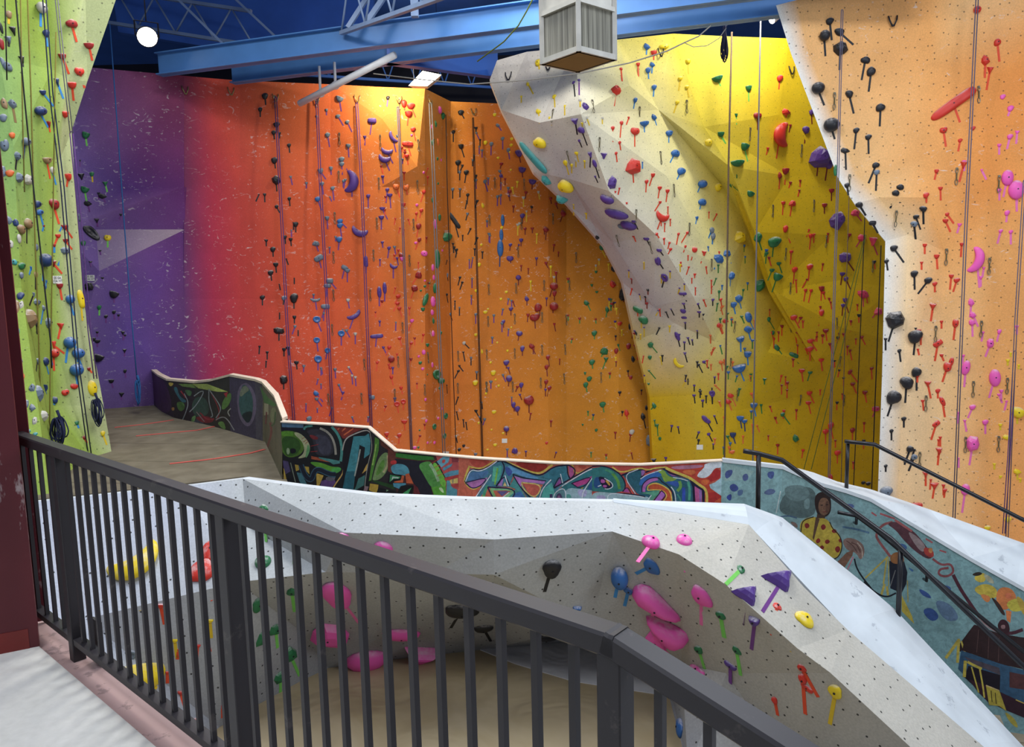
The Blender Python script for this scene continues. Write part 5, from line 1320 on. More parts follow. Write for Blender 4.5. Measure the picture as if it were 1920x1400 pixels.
# x y w h shape+colour rotation tape_dx tape_dy tape_colour   (in the units of each block)
HOLDS = """
A
305 60 75 85 sW 0 0 140 B
345 250 40 40 bN 0 10 100 B
535 175 90 65 bC 0 40 140 R
668 345 55 35 hC 0 25 110 R
467 425 60 50 hC 0 50 130 R
595 535 75 60 kR 0 40 125 R
540 640 50 40 hR 0 12 115 R
485 858 50 40 hR
430 620 30 50 vN 0 45 120 B
320 695 45 30 hN 0 80 100 B
290 830 75 70 sN 0 70 125 B
365 935 30 40 vC 0 10 55 R
100 235 50 70 vK
65 300 40 40 vS 0 0 50 K
165 450 45 60 vK 0 5 50 K
52 500 64 70 bS
28 480 36 100 eS
8 210 20 60 bK
10 330 30 60 bC
30 775 50 85 bE
92 780 60 70 fS 0 25 140 E
25 885 40 45 bS
65 110 35 40 bE 0 0 70 Y
185 1060 50 60 sS 0 -10 130 N
350 1205 60 50 hE 0 25 135 R
125 1170 50 70 fS 0 -10 100 K
35 1090 70 90 kS
22 1285 50 90 fS
75 1300 45 40 bO
135 1330 50 70 fS
205 1345 60 80 fW
510 1330 40 45 hR 0 -10 70 R
390 1275 35 40 bW 0 30 110 B
90 1015 35 35 bO
642 1015 60 55 hG 20 10 80 L
610 1325 40 40 vK
690 1305 25 30 bG 0 5 60 Y
790 1380 30 30 vG 0 15 60 L
600 1205 12 12 tK 0 0 45 V
B
280 130 45 55 bN
297 190 50 45 bB 0 30 115 B
398 130 85 80 bC 0 45 150 R
487 305 45 30 hC 0 55 80 R
435 370 35 25 hR 0 -30 75 R
490 405 40 25 hC 0 50 65 R
485 480 70 55 fS 0 -50 110 B
318 550 75 100 sN 0 0 155 B
200 275 60 75 bE 0 0 150 K
400 577 40 40 vC 0 65 75 R
230 615 22 30 vB 0 -12 45 B
345 712 20 20 tB 0 -5 50 B
337 755 25 25 tB
447 745 40 35 hC 0 18 105 R
515 845 55 65 sB 0 40 120 B
455 1047 45 40 vR 0 -20 95 R
270 455 35 40 bS
265 660 35 40 bE 0 0 110 K
250 810 25 30 vS 0 -30 80 K
275 865 60 55 fS
325 910 35 40 fS 0 -20 120 B
355 1020 45 80 fS
272 1030 28 35 bK 0 5 75 K
512 1170 85 85 sB 0 -20 150 B
573 1250 80 75 sB 0 50 120 B
402 1190 35 55 vR 0 80 60 R
400 1250 60 65 sR 0 5 130 R
562 1375 95 90 sB 0 20 110 B
340 1310 45 65 eN 0 25 95 B
280 1310 35 40 hS 0 -10 70 K
603 840 140 45 lY 86 15 165 Y
665 1365 25 25 bC 0 25 30 R
210 990 80 90 fE
118 270 45 60 bN
150 320 55 70 bE
140 390 35 55 bW
70 250 35 55 fS
40 525 50 70 fE
105 565 50 45 bT
160 595 60 50 bG
80 430 45 60 bW
28 355 50 100 kN
75 715 40 65 eO
60 675 40 50 bG
158 665 35 40 bS
155 820 40 50 bN
120 905 60 110 fE
160 885 40 60 fW
75 915 30 45 bT
75 1035 40 70 fS
125 1095 45 75 kT
105 1195 55 75 bN
105 1310 35 60 bE
150 1310 40 60 fS
25 665 40 55 bO
635 25 65 50 hG 20 15 85 L
770 70 50 35 fK 0 20 50 V
660 125 45 35 fK 0 12 65 V
685 345 75 145 dK -32
727 255 28 28 vK 0 5 45 V
808 385 55 45 kY 0 0 70 L
750 482 18 12 tK 0 5 30 V
680 565 20 12 tK 0 5 35 V
768 685 20 12 tK
665 745 75 65 fK
852 810 75 55 hK 20 5 60 V
745 905 25 30 bG 0 0 60 L
855 940 22 25 bK 0 5 55 V
795 972 22 22 bK 0 0 50 V
922 1098 24 28 vK 0 5 45 V
735 1285 85 60 hK 20
730 1160 35 22 hK 0 0 40 V
695 1145 35 25 hK
935 1232 25 28 vK 0 0 40 V
938 1382 20 25 bK 0 5 50 V
590 230 40 60 bS
625 425 30 35 bG
C
335 310 45 45 vN 0 15 40 B
487 342 55 50 kR
555 297 50 35 kR
410 400 35 45 kN 0 -5 35 B
690 310 65 120 eY
575 570 28 30 bG 0 15 40 B
632 680 24 26 bC 0 20 40 R
770 650 30 35 bY 0 30 85 Y
195 430 45 70 fS
245 455 35 50 fS
140 515 45 85 eN
260 555 40 60 fW
320 520 50 60 fW
240 305 50 60 fS
285 350 50 90 fS
160 225 35 50 eO
140 320 40 45 bE
205 640 35 40 bT
265 655 25 25 bT
215 1050 70 80 eT
835 258 32 25 hK 0 12 50 V
912 360 32 30 vK 0 0 40 V
E
228 722 40 40 bK 0 5 65 K
192 822 28 30 bK 0 0 55 K
315 935 42 34 bK 0 0 60 K
293 995 30 30 bK 0 5 50 K
408 1090 26 26 bK 0 5 55 K
298 1203 42 42 bK 0 8 60 K
312 1350 70 75 fK 0 5 85 K
785 745 60 45 hS 20 15 90 V
775 872 32 25 bS 0 40 70 V
845 915 30 25 bS 0 35 75 V
697 1012 35 32 bS 0 15 90 V
852 1095 32 28 hS 0 5 85 V
803 1195 40 35 bS 0 40 80 V
803 1230 36 30 bS 0 5 80 V
722 1265 26 30 hS 0 2 45 V
643 1285 38 34 hS 0 42 60 V
655 1378 30 28 bS 0 10 80 V
815 1358 18 22 bS 0 0 45 V
1030 905 60 36 lP -35 -15 105 V
1185 1030 95 40 cP 55 25 110 V
1142 1135 90 50 cP 10 45 90 V
1122 1190 95 62 cP 15 40 90 V
1150 735 26 28 bK 0 -8 65 V
1270 778 38 50 bR 0 5 50 R
1322 795 55 40 bR 25 35 85 R
1305 858 50 42 hR 0 -10 85 R
1338 970 36 32 bR 0 20 85 R
1297 1080 85 40 lR 5 25 90 R
1293 1170 32 32 bR 0 8 65 R
1537 825 40 50 eM
1560 870 40 45 bG
1485 1070 30 40 bG
1525 1065 22 50 fO
1520 1190 20 25 bG
1495 1200 15 20 bM
1548 1200 15 20 bM
1508 930 25 50 fG
1478 950 18 30 bM
1697 845 40 36 bK 0 25 45 K
1640 990 26 25 bK 0 0 75 K
1697 1100 36 34 hK 0 25 80 K
1675 1220 40 36 bK 0 0 80 K
1737 1292 36 34 bK 0 -12 80 K
1880 1070 30 30 bY
1877 1362 22 24 bS 0 20 70 V
F
880 165 170 100 cP -78 0 110 V
735 212 30 28 bS 0 10 90 V
1110 125 24 20 hP 0 5 50 V
622 293 38 34 bB 0 30 85 V
693 437 32 30 hS 0 5 80 V
790 460 40 36 bB 0 50 50 V
790 490 42 36 bB 0 12 85 V
785 595 42 40 bB 0 -8 80 V
758 580 18 20 tS 0 0 30 V
608 625 58 42 fS 0 20 60 V
630 735 75 45 lS -30 20 75 V
826 805 50 40 fS 0 -20 85 V
845 830 40 28 hS 0 0 85 V
712 905 50 36 lS -30 50 60 V
695 942 50 28 lS 0 -10 85 V
605 1048 78 30 cS 0 10 75 V
680 1098 62 34 lS 20 -25 85 V
615 1195 58 50 dB 0 35 90 V
800 1300 52 48 dB 0 0 90 V
615 1350 50 45 dB 0 10 85 V
410 290 24 25 bK 0 5 55 K
315 350 26 25 bK 0 22 45 K
458 482 36 34 bK 0 0 60 K
378 578 24 26 bK 0 3 50 K
420 597 26 24 hK 0 5 48 K
287 670 36 36 bK 0 2 55 K
308 785 36 30 hK 0 5 60 K
270 845 38 36 bK 0 8 60 K
388 745 12 15 tK 0 15 40 K
208 1030 34 30 bK 0 0 60 K
447 890 10 15 tK 0 0 40 K
335 935 10 15 tK 0 8 40 K
370 1035 34 34 bS 0 -5 50 K
445 1035 62 75 bK 0 0 80 K
448 1180 26 26 hK 0 0 45 K
337 1150 10 14 tK 0 0 45 K
476 1280 10 14 tK 0 0 40 K
332 1280 85 50 fK 8 0 75 K
1002 270 28 28 bP 0 0 90 V
1145 222 28 26 bP 0 -10 100 V
1163 265 38 26 hP 0 8 95 V
1107 365 40 24 hP 0 40 80 V
1100 432 38 28 hP 0 0 90 V
935 540 125 70 cP 18
985 760 85 30 lP 88 0 90 V
1158 660 26 25 bP 0 -10 75 V
1190 797 62 36 cP 20 0 90 V
1085 990 34 88 eP 0 0 105 V
1125 960 32 90 eP 0 0 100 V
1065 1320 100 32 lP -5 -8 80 V
898 1165 115 46 cP -32 -35 100 V
1210 200 48 46 kO 0 30 80 R
1285 205 46 50 kO 0 10 55 R
1265 335 34 28 hR 0 -10 60 R
1420 240 28 28 bR 0 -25 75 R
1400 378 26 28 bR 0 -12 55 R
1363 400 20 22 bR 0 -5 60 R
1380 497 38 42 bC 0 -15 80 R
1385 597 28 32 bC 0 -30 75 R
1422 700 52 44 eM
1250 712 38 40 fC 0 -55 40 R
1255 742 32 30 hM 0 20 70 R
1378 860 52 58 fC 0 -45 70 R
1350 962 50 50 fC 0 -28 75 R
1227 1022 34 30 bR 0 -28 60 R
1222 1075 30 25 bR 0 -30 60 R
1235 1112 30 26 bR 0 20 65 R
1330 1205 30 26 bM 0 -25 75 R
850 1052 28 24 hW 0 10 60 V
1088 1212 18 20 hP 0 0 35 V
905 1305 25 24 hW 0 0 75 V
1237 1335 28 24 bR 0 15 60 R
1325 1372 26 22 bR 0 -20 65 R
1205 440 14 14 tR 0 -8 45 R
1303 448 14 14 tR 0 12 40 R
1240 510 14 14 tR 0 -10 40 R
1270 525 14 14 tR 0 -8 40 R
1378 770 12 14 tR 0 0 45 R
1205 960 14 14 tR 0 -12 45 R
1500 480 30 75 eM
1535 430 30 48 bG
1592 572 95 80 fG -20
1518 740 42 150 eG
1485 805 32 50 eM
1492 880 26 40 eM
1500 960 32 80 eG
1485 1060 40 80 eM
1430 1045 40 105 eG 35
1412 1120 30 28 hG
1480 1142 34 42 eM
1490 1205 26 50 fG
1487 1300 32 45 eM
1545 1295 26 26 bG
1482 300 22 35 bG
1445 1385 40 22 hG
1645 450 150 34 lK 55 35 130 K
1635 220 24 24 bS 0 0 70 K
1748 262 24 24 bK 0 -5 70 K
1710 568 14 14 tK 0 0 40 K
1638 632 22 20 vK 0 5 65 K
1667 672 18 18 bK 0 -10 60 K
1592 755 12 12 tK 0 -8 30 K
1690 880 20 20 bK 0 -15 60 K
1590 1010 20 20 hK 0 10 60 K
1652 1060 14 14 tK 0 0 65 K
1595 865 18 30 tS 0 5 40 K
1617 1155 24 22 bS 0 20 50 C
1780 890 16 16 tS 0 0 70 V
1775 1020 16 16 tS 0 0 65 V
1808 1158 22 22 bS 0 0 70 V
1760 750 14 14 tS 0 0 65 V
1785 735 14 14 tS 0 -12 75 V
1833 785 28 30 bY
1850 635 20 20 bY
1862 340 24 40 fY
1810 980 22 22 bY
1880 1140 34 26 bY
1808 1310 24 24 bY
G
695 228 38 40 dB 0 -12 65 V
625 292 58 56 dB 0 0 85 V
463 320 34 26 hK 0 5 50 K
400 210 30 26 hK 0 8 55 K
370 222 26 26 hK 0 0 50 K
368 447 60 68 fK 0 0 72 K
753 372 24 24 hS 0 4 65 V
612 548 40 42 fB 0 50 65 V
615 592 28 24 hS 0 40 55 V
558 740 36 40 bS 0 0 60 V
653 372 14 14 tS 0 5 35 V
625 445 14 14 tS 0 -10 40 V
648 482 14 14 tS 0 0 35 V
782 488 20 20 hS 0 22 55 V
620 665 14 14 tS 0 0 30 V
730 660 14 14 tS 0 -20 60 V
1030 578 40 30 lS -40
1160 205 28 28 bR 0 -28 60 R
1175 290 46 46 sC 0 -20 75 R
1175 430 26 24 hR 0 15 60 R
1248 510 24 24 hR 0 12 45 R
1217 628 40 38 dR 0 12 68 R
1265 610 36 36 dR 0 0 65 R
1272 762 44 28 hR 0 5 65 R
1140 852 34 30 bR 0 -8 55 R
1235 862 32 32 bR 0 -5 65 R
1070 318 22 20 bR 0 -8 65 R
815 790 30 20 bP
880 418 20 18 hW 0 5 65 V
905 430 22 20 hW 0 5 65 V
855 355 20 18 hW 0 30 55 V
1512 408 75 75 dG
1540 455 52 46 sG
1582 718 44 46 dG
1495 798 46 44 dG
1572 868 38 42 dG
1445 188 36 26 hG
1392 320 26 24 bG
1418 240 28 36 eM
1482 335 24 40 eM
1430 595 24 24 bM
1435 755 26 24 bM
1525 735 24 22 bM
1497 918 26 24 bM
1350 955 30 24 bM
1550 665 20 20 bM
1720 172 26 26 bW 0 40 40 K
1715 245 20 20 vK 0 12 65 K
1685 345 18 18 tK 0 30 40 K
1678 382 22 18 bK 0 -28 55 K
1590 490 14 14 tK 0 5 60 K
1675 580 14 14 tK 0 -18 55 K
1665 690 14 14 tK 0 12 60 K
1715 750 16 14 tK 0 5 55 K
1735 770 14 14 tK 0 8 55 K
1660 870 20 20 bW 0 10 50 K
1685 970 26 26 bK
1718 942 22 22 bK
1805 470 40 40 bY
1885 550 18 18 bY
1830 770 18 20 bY
1855 235 16 40 fY
K
278 318 44 40 bP 0 0 45 C
298 437 44 48 sP 0 -5 60 C
390 487 32 40 bP 0 -2 50 C
398 213 32 44 bP 0 0 55 C
375 100 46 38 kP -30 -10 55 C
255 12 28 30 bP 0 2 45 C
332 635 30 45 bP 0 5 50 C
360 665 40 42 bP 0 5 50 C
278 813 40 42 sP 0 0 50 C
340 978 48 50 fP
448 600 75 70 kC -30 0 95 C
470 195 45 40 fC -20 25 60 C
590 278 30 36 bC 0 10 70 C
580 352 32 34 bC 0 5 70 C
577 463 30 34 bC 0 -10 60 C
600 508 32 34 bC 0 -15 65 C
580 920 22 22 bR
180 395 40 40 bY
185 688 36 28 bY
193 935 30 24 bY
938 98 40 40 bG 0 0 45 G
1010 230 62 60 fG 0 -20 45 G
1025 298 36 36 vG 0 -25 70 G
920 315 44 40 bG 0 5 50 G
900 440 38 38 bG
873 485 36 40 bG 0 10 55 G
868 400 18 24 tG
1000 632 46 40 bG 0 10 60 G
930 712 20 18 tN 0 -5 40 G
890 688 16 16 tG 0 0 30 G
952 825 22 22 bG
850 785 16 16 tG
913 995 16 16 tG 0 0 35 G
1128 25 36 30 bR
1102 232 30 40 bC
1193 195 36 44 bC
1180 695 38 55 fR 0 5 50 R
1210 430 26 30 bC
1217 838 40 40 bW
1228 292 30 50 fK
1303 722 38 55 fK 0 20 90 K
1350 900 60 90 fS -20
1385 1055 45 35 vK
1328 658 22 40 fK
1202 50 18 50 fK
1360 185 42 44 bG 0 50 60 G
1355 278 30 34 bG
1388 640 34 50 fG 0 -25 30 G
1390 755 20 20 vG 0 5 45 G
1410 795 30 34 vG 0 5 75 G
1430 888 24 26 bG
1348 380 18 18 tG 0 50 60 G
1345 478 20 18 tG
1560 120 34 70 eP -15 20 80 K
1617 252 26 26 vP 0 18 65 K
1640 135 20 18 tP 0 15 50 K
1672 150 16 16 tP 0 5 40 K
1710 80 16 16 tP 0 0 60 K
1720 335 22 20 bK 0 30 60 K
1760 312 26 24 bP 0 35 50 K
1565 325 85 44 cY 50
1685 565 26 20 hP 0 8 60 K
1750 605 24 20 hP 0 0 50 K
1823 550 36 52 dP 0 0 80 K
1775 745 85 38 kP 42 50 90 K
1795 855 26 22 bP 0 28 55 K
1838 720 18 18 tP 0 22 60 K
1885 40 40 40 fO 0 20 60 O
1890 315 38 32 fO 0 10 65 O
1838 210 20 16 tO 0 -30 40 O
1868 405 18 16 tR 0 0 45 R
1845 490 18 16 tO 0 40 40 O
1640 445 12 14 tK 0 0 40 K
1730 520 14 14 tK 0 10 40 K
1250 95 20 40 fK 0 15 45 K
J
240 30 26 20 hC 0 -8 35 C
237 118 26 24 bP 0 -5 80 C
268 145 18 16 tC 0 0 45 C
118 162 28 28 bS 0 18 75 V
212 275 22 24 bS 0 -2 70 V
235 265 20 20 bS 0 0 70 V
303 238 24 22 hC 0 -2 45 C
425 245 24 20 hC 0 -5 45 C
330 350 18 18 tC 0 0 45 C
468 352 22 20 fK 0 0 45 C
398 418 36 34 bP 0 0 60 C
388 602 30 28 hP 0 0 45 C
308 635 26 24 bP 0 -5 45 C
418 515 22 20 bC 0 0 45 C
305 738 50 38 kP -30 5 35 C
368 880 38 34 sP 0 0 60 C
432 1040 34 44 fP 0 0 50 C
312 1115 32 30 bP 0 0 50 C
250 450 28 90 eB
240 560 30 90 eB
232 660 48 130 eB 0 -5 140 N
395 75 58 44 hP 10 5 55 C
472 165 58 40 hP 10 -2 55 C
705 400 44 50 fC 0 -25 65 C
577 520 42 44 fC 0 -5 80 C
650 850 24 30 tC 0 5 70 C
575 775 24 24 tC 0 20 45 C
628 945 56 54 sC 0 -25 80 C
638 998 34 44 bC 0 0 55 C
627 1098 58 62 sC 0 0 50 C
517 1105 56 66 bC
490 1178 74 60 kC 0 5 85 C
440 1165 24 26 tC 0 -5 50 C
880 1070 42 42 fG 0 30 60 G
950 840 22 20 tG
918 940 20 20 tG
955 990 24 16 tG
1035 1120 30 50 fG 0 -10 60 G
1078 930 50 60 fR
1085 815 44 48 fK
1150 1000 60 110 fK
995 655 40 44 fG
960 580 30 40 fK
1265 1120 70 40 lG 30
1310 1195 62 60 bG
725 185 95 85 bY
580 150 50 70 fT
700 290 75 60 fT
1068 165 62 100 fP 0 0 105 K
1038 290 90 55 kP 20
1105 400 160 72 eP 22
1195 485 110 70 eP 25
1145 495 60 40 dS
1425 675 40 30 kP 0 30 40 K
1415 755 44 60 kP 0 40 60 K
1465 880 50 60 dP 0 -20 75 K
1600 1000 60 26 lP 0 30 60 K
1605 1130 40 44 kP
1610 1180 44 22 lP
1725 1140 34 18 hP 0 0 40 K
1235 460 36 26 kP 0 30 60 K
1328 590 50 26 kP 10 25 50 K
1445 425 105 72 cR 15 -35 95 R
1328 162 30 30 bR 0 -5 80 R
1375 115 32 30 hR 0 -25 80 R
1427 212 36 26 hR 0 -12 75 R
1485 235 32 28 hR 0 -10 80 R
1430 318 26 20 hR 0 -40 65 R
1465 480 16 16 tR 0 -2 60 R
1405 555 22 22 bR 0 18 30 R
1460 590 20 20 bR 0 2 45 R
1500 622 20 20 bR 0 -12 45 R
1568 555 22 22 bR 0 -15 80 R
1635 545 26 24 bR 0 -45 75 R
1620 648 20 20 bR 0 -15 45 R
1688 672 44 40 kR 0 -25 80 R
1760 700 44 36 vR 0 -25 75 R
1640 720 14 14 tR 0 0 35 R
1645 805 20 16 tR 0 -18 55 R
1690 860 24 18 tR 0 0 25 R
1775 805 16 16 tR 0 8 50 R
1585 770 16 16 tR 0 8 30 R
1695 960 16 16 tR 0 0 55 R
1815 905 16 16 tR 0 0 60 R
1125 215 16 16 tR 0 -10 45 R
1095 240 18 16 tR 0 -8 40 R
1180 325 18 16 tR 0 -20 30 R
1885 1045 24 24 bR 0 8 50 R
1757 1050 20 16 tR 0 20 50 R
1587 85 68 55 bB 0 -30 60 B
1737 182 64 58 sB 0 -25 60 B
1742 315 64 55 bB 0 -15 55 B
1705 435 30 24 hB 0 -8 45 B
1815 525 44 40 bS 0 -20 55 B
1825 565 40 38 bS 0 -5 65 B
1790 655 18 18 tB 0 5 30 B
1868 740 75 65 fB 20 -30 80 B
1298 20 14 14 tB 0 0 45 B
1895 945 18 18 tB 0 0 30 B
1862 205 48 60 bY
I
520 470 45 55 kY 0 5 50 Y
838 438 42 48 bP 0 -12 80 V
783 620 24 24 bP 0 10 105 K
822 603 22 22 bP 0 2 110 V
440 630 26 30 fY 0 40 75 Y
638 725 32 30 bY 0 4 80 Y
520 835 42 40 fY 0 8 90 Y
872 800 48 54 fP 0 -5 120 V
795 910 54 44 vP 0 15 100 K
840 970 46 50 bP 0 45 120 K
825 1055 22 22 bP 0 20 50 K
1100 680 70 62 fR 0 -15 115 R
1138 520 22 20 hR 0 8 90 R
1265 485 28 24 hR 0 3 90 R
1332 350 48 44 fB 0 -5 60 B
1383 400 44 34 hR 0 0 50 R
1373 485 40 36 fB 0 -5 65 B
1340 527 40 38 bB 0 5 65 B
1385 655 38 36 bB 0 -5 70 B
1243 750 36 34 bB 0 -12 65 B
1460 350 75 40 kY 0 30 50 Y
1640 465 38 30 hY 0 4 90 Y
1582 590 32 28 bY 0 -12 90 Y
1632 655 28 26 bY 0 15 75 Y
1560 768 28 26 bY 0 -28 80 Y
1860 595 82 44 hG -12 25 50 L
1075 960 34 28 bR 0 2 105 R
1140 922 32 30 bR 0 -10 110 R
1195 885 20 18 tR 0 -18 50 R
1240 985 62 55 kR 0 0 115 R
1127 1070 24 22 bR 0 8 55 R
1100 1150 24 22 bR 0 8 65 R
1385 880 50 44 fB 20 20 60 B
1310 932 62 36 hB 0 4 60 B
1497 1000 58 44 bB 0 -2 70 B
1540 1150 66 56 bB 0 -35 70 B
530 1065 85 75 bY
910 1160 38 44 vP 0 -5 95 K
1008 1170 50 50 vP 0 -35 110 K
940 1225 36 60 eP 0 35 110 K
945 1325 20 18 tP 0 20 45 K
1222 1245 105 125 fR 0 10 125 R
1880 1010 36 30 vG 0 40 65 L
1795 1070 50 55 bY
722 1220 36 44 bY 0 25 90 Y
768 1238 28 26 bY 0 0 60 Y
480 1180 245 48 lT 54
250 1040 26 26 bS 0 0 80 V
165 1080 28 28 bS 0 -3 85 V
292 1125 26 30 bS 0 10 70 V
215 940 30 28 fS 0 25 40 V
370 1150 56 55 bP 0 15 70 C
115 1070 24 24 bY
190 860 26 26 bY
805 1150 34 24 hY 0 15 65 Y
600 885 20 18 tY 0 20 55 Y
N
750 128 48 44 bK 0 12 112 K
716 215 62 66 sK 0 8 120 K
806 192 60 50 bK 0 85 75 K
813 290 92 88 fK 0 -5 128 K
962 358 58 44 bK 0 -22 120 K
997 427 54 58 bK 0 -15 120 K
677 528 78 70 sK 0 40 100 K
865 562 48 48 bK 0 28 115 K
1053 642 58 50 bK 0 -5 112 K
755 748 94 84 sK 0 25 82 K
908 778 30 28 bK 0 -12 112 K
980 818 32 28 bK 0 2 100 K
843 898 46 30 fK 0 4 115 K
1026 985 46 36 bK 0 -45 108 K
1030 1028 28 26 bS 0 -5 110 K
853 1105 26 26 bK 0 8 60 K
1170 1115 46 36 bK 0 0 95 K
1143 1150 46 38 bK 0 -32 92 K
925 1220 44 38 bK 0 40 65 K
1308 1245 48 36 bK 0 2 92 K
1265 1293 28 24 bK 0 28 75 K
1253 1335 46 36 bS 0 10 92 K
1005 1330 36 24 lK 0 32 60 K
1627 60 44 44 sR
1750 253 42 46 bR 0 12 115 R
1680 360 54 66 fR 0 -5 105 R
1705 422 42 46 vR 0 -20 115 R
1487 620 300 64 lR -41 40 110 R
1428 775 46 38 kR 0 15 100 R
1528 838 20 18 bR 0 -12 65 R
1605 765 20 20 bR
1548 985 44 46 vR 0 -25 100 R
1387 1022 20 20 hR 0 -12 50 R
1325 1165 26 28 bR 0 4 45 R
1410 1125 20 18 hR 0 2 70 R
1450 1278 18 18 bR 0 40 55 R
1440 1318 26 20 hR 0 30 65 R
1782 578 22 24 bM
1828 648 26 28 bM 0 -15 45 M
1825 815 24 24 bM 0 -18 75 M
1810 1060 74 95 eM 0 -25 115 M
1862 1132 98 115 eM 0 4 130 M
1808 1270 22 26 bM 0 -5 55 M
1762 1135 18 20 bM 0 0 60 M
452 468 34 32 bR 0 -6 65 R
265 530 36 30 hG 0 2 75 L
318 690 48 36 kC 0 2 85 C
490 668 52 44 fR 0 -2 85 R
452 805 150 100 cR 88 -20 140 R
605 775 40 46 bP 0 -5 80 C
640 670 28 28 bP 0 4 70 C
515 750 14 14 tC 0 -8 40 C
685 935 125 130 fP 0 -12 115 C
738 978 52 60 bP 0 -15 100 C
240 878 48 44 hG 20 20 85 L
100 802 40 28 hG 0 30 55 L
192 688 18 18 tG 0 2 55 L
197 978 76 34 hG 0 -2 85 G
165 1105 24 24 bG 0 60 50 G
380 888 16 16 tR 0 -8 35 R
485 1022 40 34 hC 0 -3 80 R
453 1048 28 40 fC 0 -6 80 R
515 1092 18 16 tC 0 -10 30 R
573 1080 14 14 tC 0 0 35 R
568 1138 14 14 tC 0 -8 35 R
275 1158 44 32 hG 20
525 1212 42 38 fR 0 -12 78 R
472 1212 24 20 hR 0 -4 70 R
485 1365 30 38 bR 0 30 85 R
760 1138 30 22 hC 0 0 60 C
718 1225 30 22 hC 0 0 50 C
790 1310 85 105 fP 25
900 1268 52 42 fX 0 40 50 X
25 850 38 36 bY
80 1120 36 44 bY
785 1015 25 70 eG
O
45 103 34 34 bS 0 -18 45 B
52 140 34 34 bS 0 -2 45 B
205 142 58 72 fY 0 10 90 Y
320 140 46 62 fG 0 25 80 G
417 170 76 64 bG 0 -10 90 G
330 430 50 80 fG 25
85 268 58 46 fB 20 -25 65 B
132 238 42 44 fB 0 30 60 B
372 240 24 18 hG 0 -5 60 G
445 300 28 18 hG 0 20 55 G
405 340 30 20 hG 0 -25 60 G
435 380 54 46 hG 20 -30 90 G
520 230 22 18 hR 0 -5 75 R
637 135 30 24 hR 0 -8 80 R
540 335 34 30 bR 0 -8 85 R
630 318 36 32 bR 0 -8 85 R
548 400 14 14 tR 0 5 75 R
605 460 20 18 hR 0 -10 65 R
638 462 18 18 hR 0 -15 70 R
700 450 30 28 hC 0 -2 70 R
708 305 14 14 tC 0 -5 40 R
942 145 52 46 fX 0 -35 55 X
1005 168 46 52 vX 0 30 80 X
948 482 70 50 fX 15 2 75 X
1035 583 44 48 fX 0 -30 40 X
1025 1165 48 34 fX 0 -20 50 X
840 262 74 62 fP 0 55 80 C
825 362 34 20 hP 0 -10 65 C
845 390 26 26 bP 0 30 65 C
840 518 26 24 hP 0 22 75 C
828 550 24 20 hP 0 -5 60 C
865 130 24 20 hC 0 -10 40 C
205 508 44 50 fB 0 18 60 B
175 545 36 34 hB 0 12 55 B
160 370 40 50 fB 0 -5 65 B
262 618 40 62 eB -25 35 75 B
262 690 46 36 lB 30 15 60 B
218 750 46 36 hB -20 2 75 B
258 840 44 40 hB 0 5 65 B
210 925 80 50 hB -15 30 75 B
465 568 28 24 hG 0 -25 60 G
385 632 26 26 bG 0 35 60 G
410 712 24 24 bG
435 800 34 40 fG 0 30 40 G
535 845 55 26 lG 20 30 50 G
632 950 26 18 hG 0 -15 50 G
535 620 36 32 bR 0 35 65 R
700 592 28 36 bR 0 -15 80 R
590 645 14 14 tR 0 0 40 R
635 760 34 26 bR 0 38 60 R
632 808 36 32 bR 0 0 70 R
725 700 30 24 hC 0 8 60 R
750 780 18 16 tC 0 15 55 R
698 875 28 22 hR 0 8 65 R
582 938 32 24 hR 0 8 65 R
545 720 18 16 tR 0 8 55 R
870 945 22 30 bC 0 45 60 R
885 1018 26 20 hC 0 25 55 R
958 1068 26 22 hC 0 12 60 R
998 925 20 18 hC 0 5 65 R
875 645 18 16 tC 0 0 60 R
855 795 16 16 tC 0 0 50 R
870 820 16 16 tC 0 12 55 R
627 1072 30 24 hR 0 30 60 R
622 1130 32 20 hR 0 15 65 R
160 1085 36 32 fR 0 30 65 O
145 1120 36 36 fR 0 20 55 O
128 640 36 30 fR
90 665 32 34 fR 0 20 55 R
295 1145 40 34 hB 0 15 65 B
45 1070 28 30 dP 0 5 60 K
215 1222 42 30 hB 0 10 60 N
240 1240 34 24 hB 0 5 60 N
468 1198 24 24 bG 0 45 60 G
548 1340 40 50 fG
172 1322 34 32 hN 0 15 50 N
725 1300 34 26 bR 0 0 75 R
755 1265 30 40 bR 0 15 80 R
885 1292 26 26 bC 0 0 60 R
1132 208 46 40 bK 0 60 85 K
1088 285 24 22 bK 0 8 55 K
1255 360 34 34 bK 0 2 95 K
1338 400 36 32 bK 0 -62 80 K
1140 635 112 105 fK -15 -40 130 K
1262 735 92 82 bK 0 -12 110 K
1165 820 20 20 bK 0 8 65 K
1268 945 62 60 bK 0 0 112 K
1208 1010 84 78 bK 0 -8 120 K
1132 1095 90 86 bK 0 -38 115 K
1192 1225 24 22 bK 0 0 52 K
1118 1298 20 20 bK 0 0 55 K
1388 258 24 22 hR 0 5 75 R
1365 558 44 40 vR 0 -12 85 R
1500 655 38 50 kR 0 -12 100 R
1475 375 22 20 hR 0 -8 80 R
1508 398 28 24 bR 0 -22 70 R
1377 420 22 22 bR 0 0 50 R
1537 185 18 18 hR 0 -5 75 R
1395 775 60 36 lR -40 -18 105 R
1475 885 30 58 eR 10
1452 915 50 58 kR 0 -30 90 R
1335 1018 44 36 vR 0 18 85 R
1395 1058 22 22 bR 0 0 45 R
1422 1120 30 64 eR -20 15 95 R
1385 1255 50 30 lR -45 -30 95 R
1628 278 155 84 cM -80 15 165 M
1595 530 28 44 fM 0 -8 90 M
1605 605 30 36 fM 0 30 70 M
1600 650 30 36 fM 0 2 85 M
1708 775 44 60 fM 0 -30 80 M
1562 920 52 90 eM 10 -10 115 M
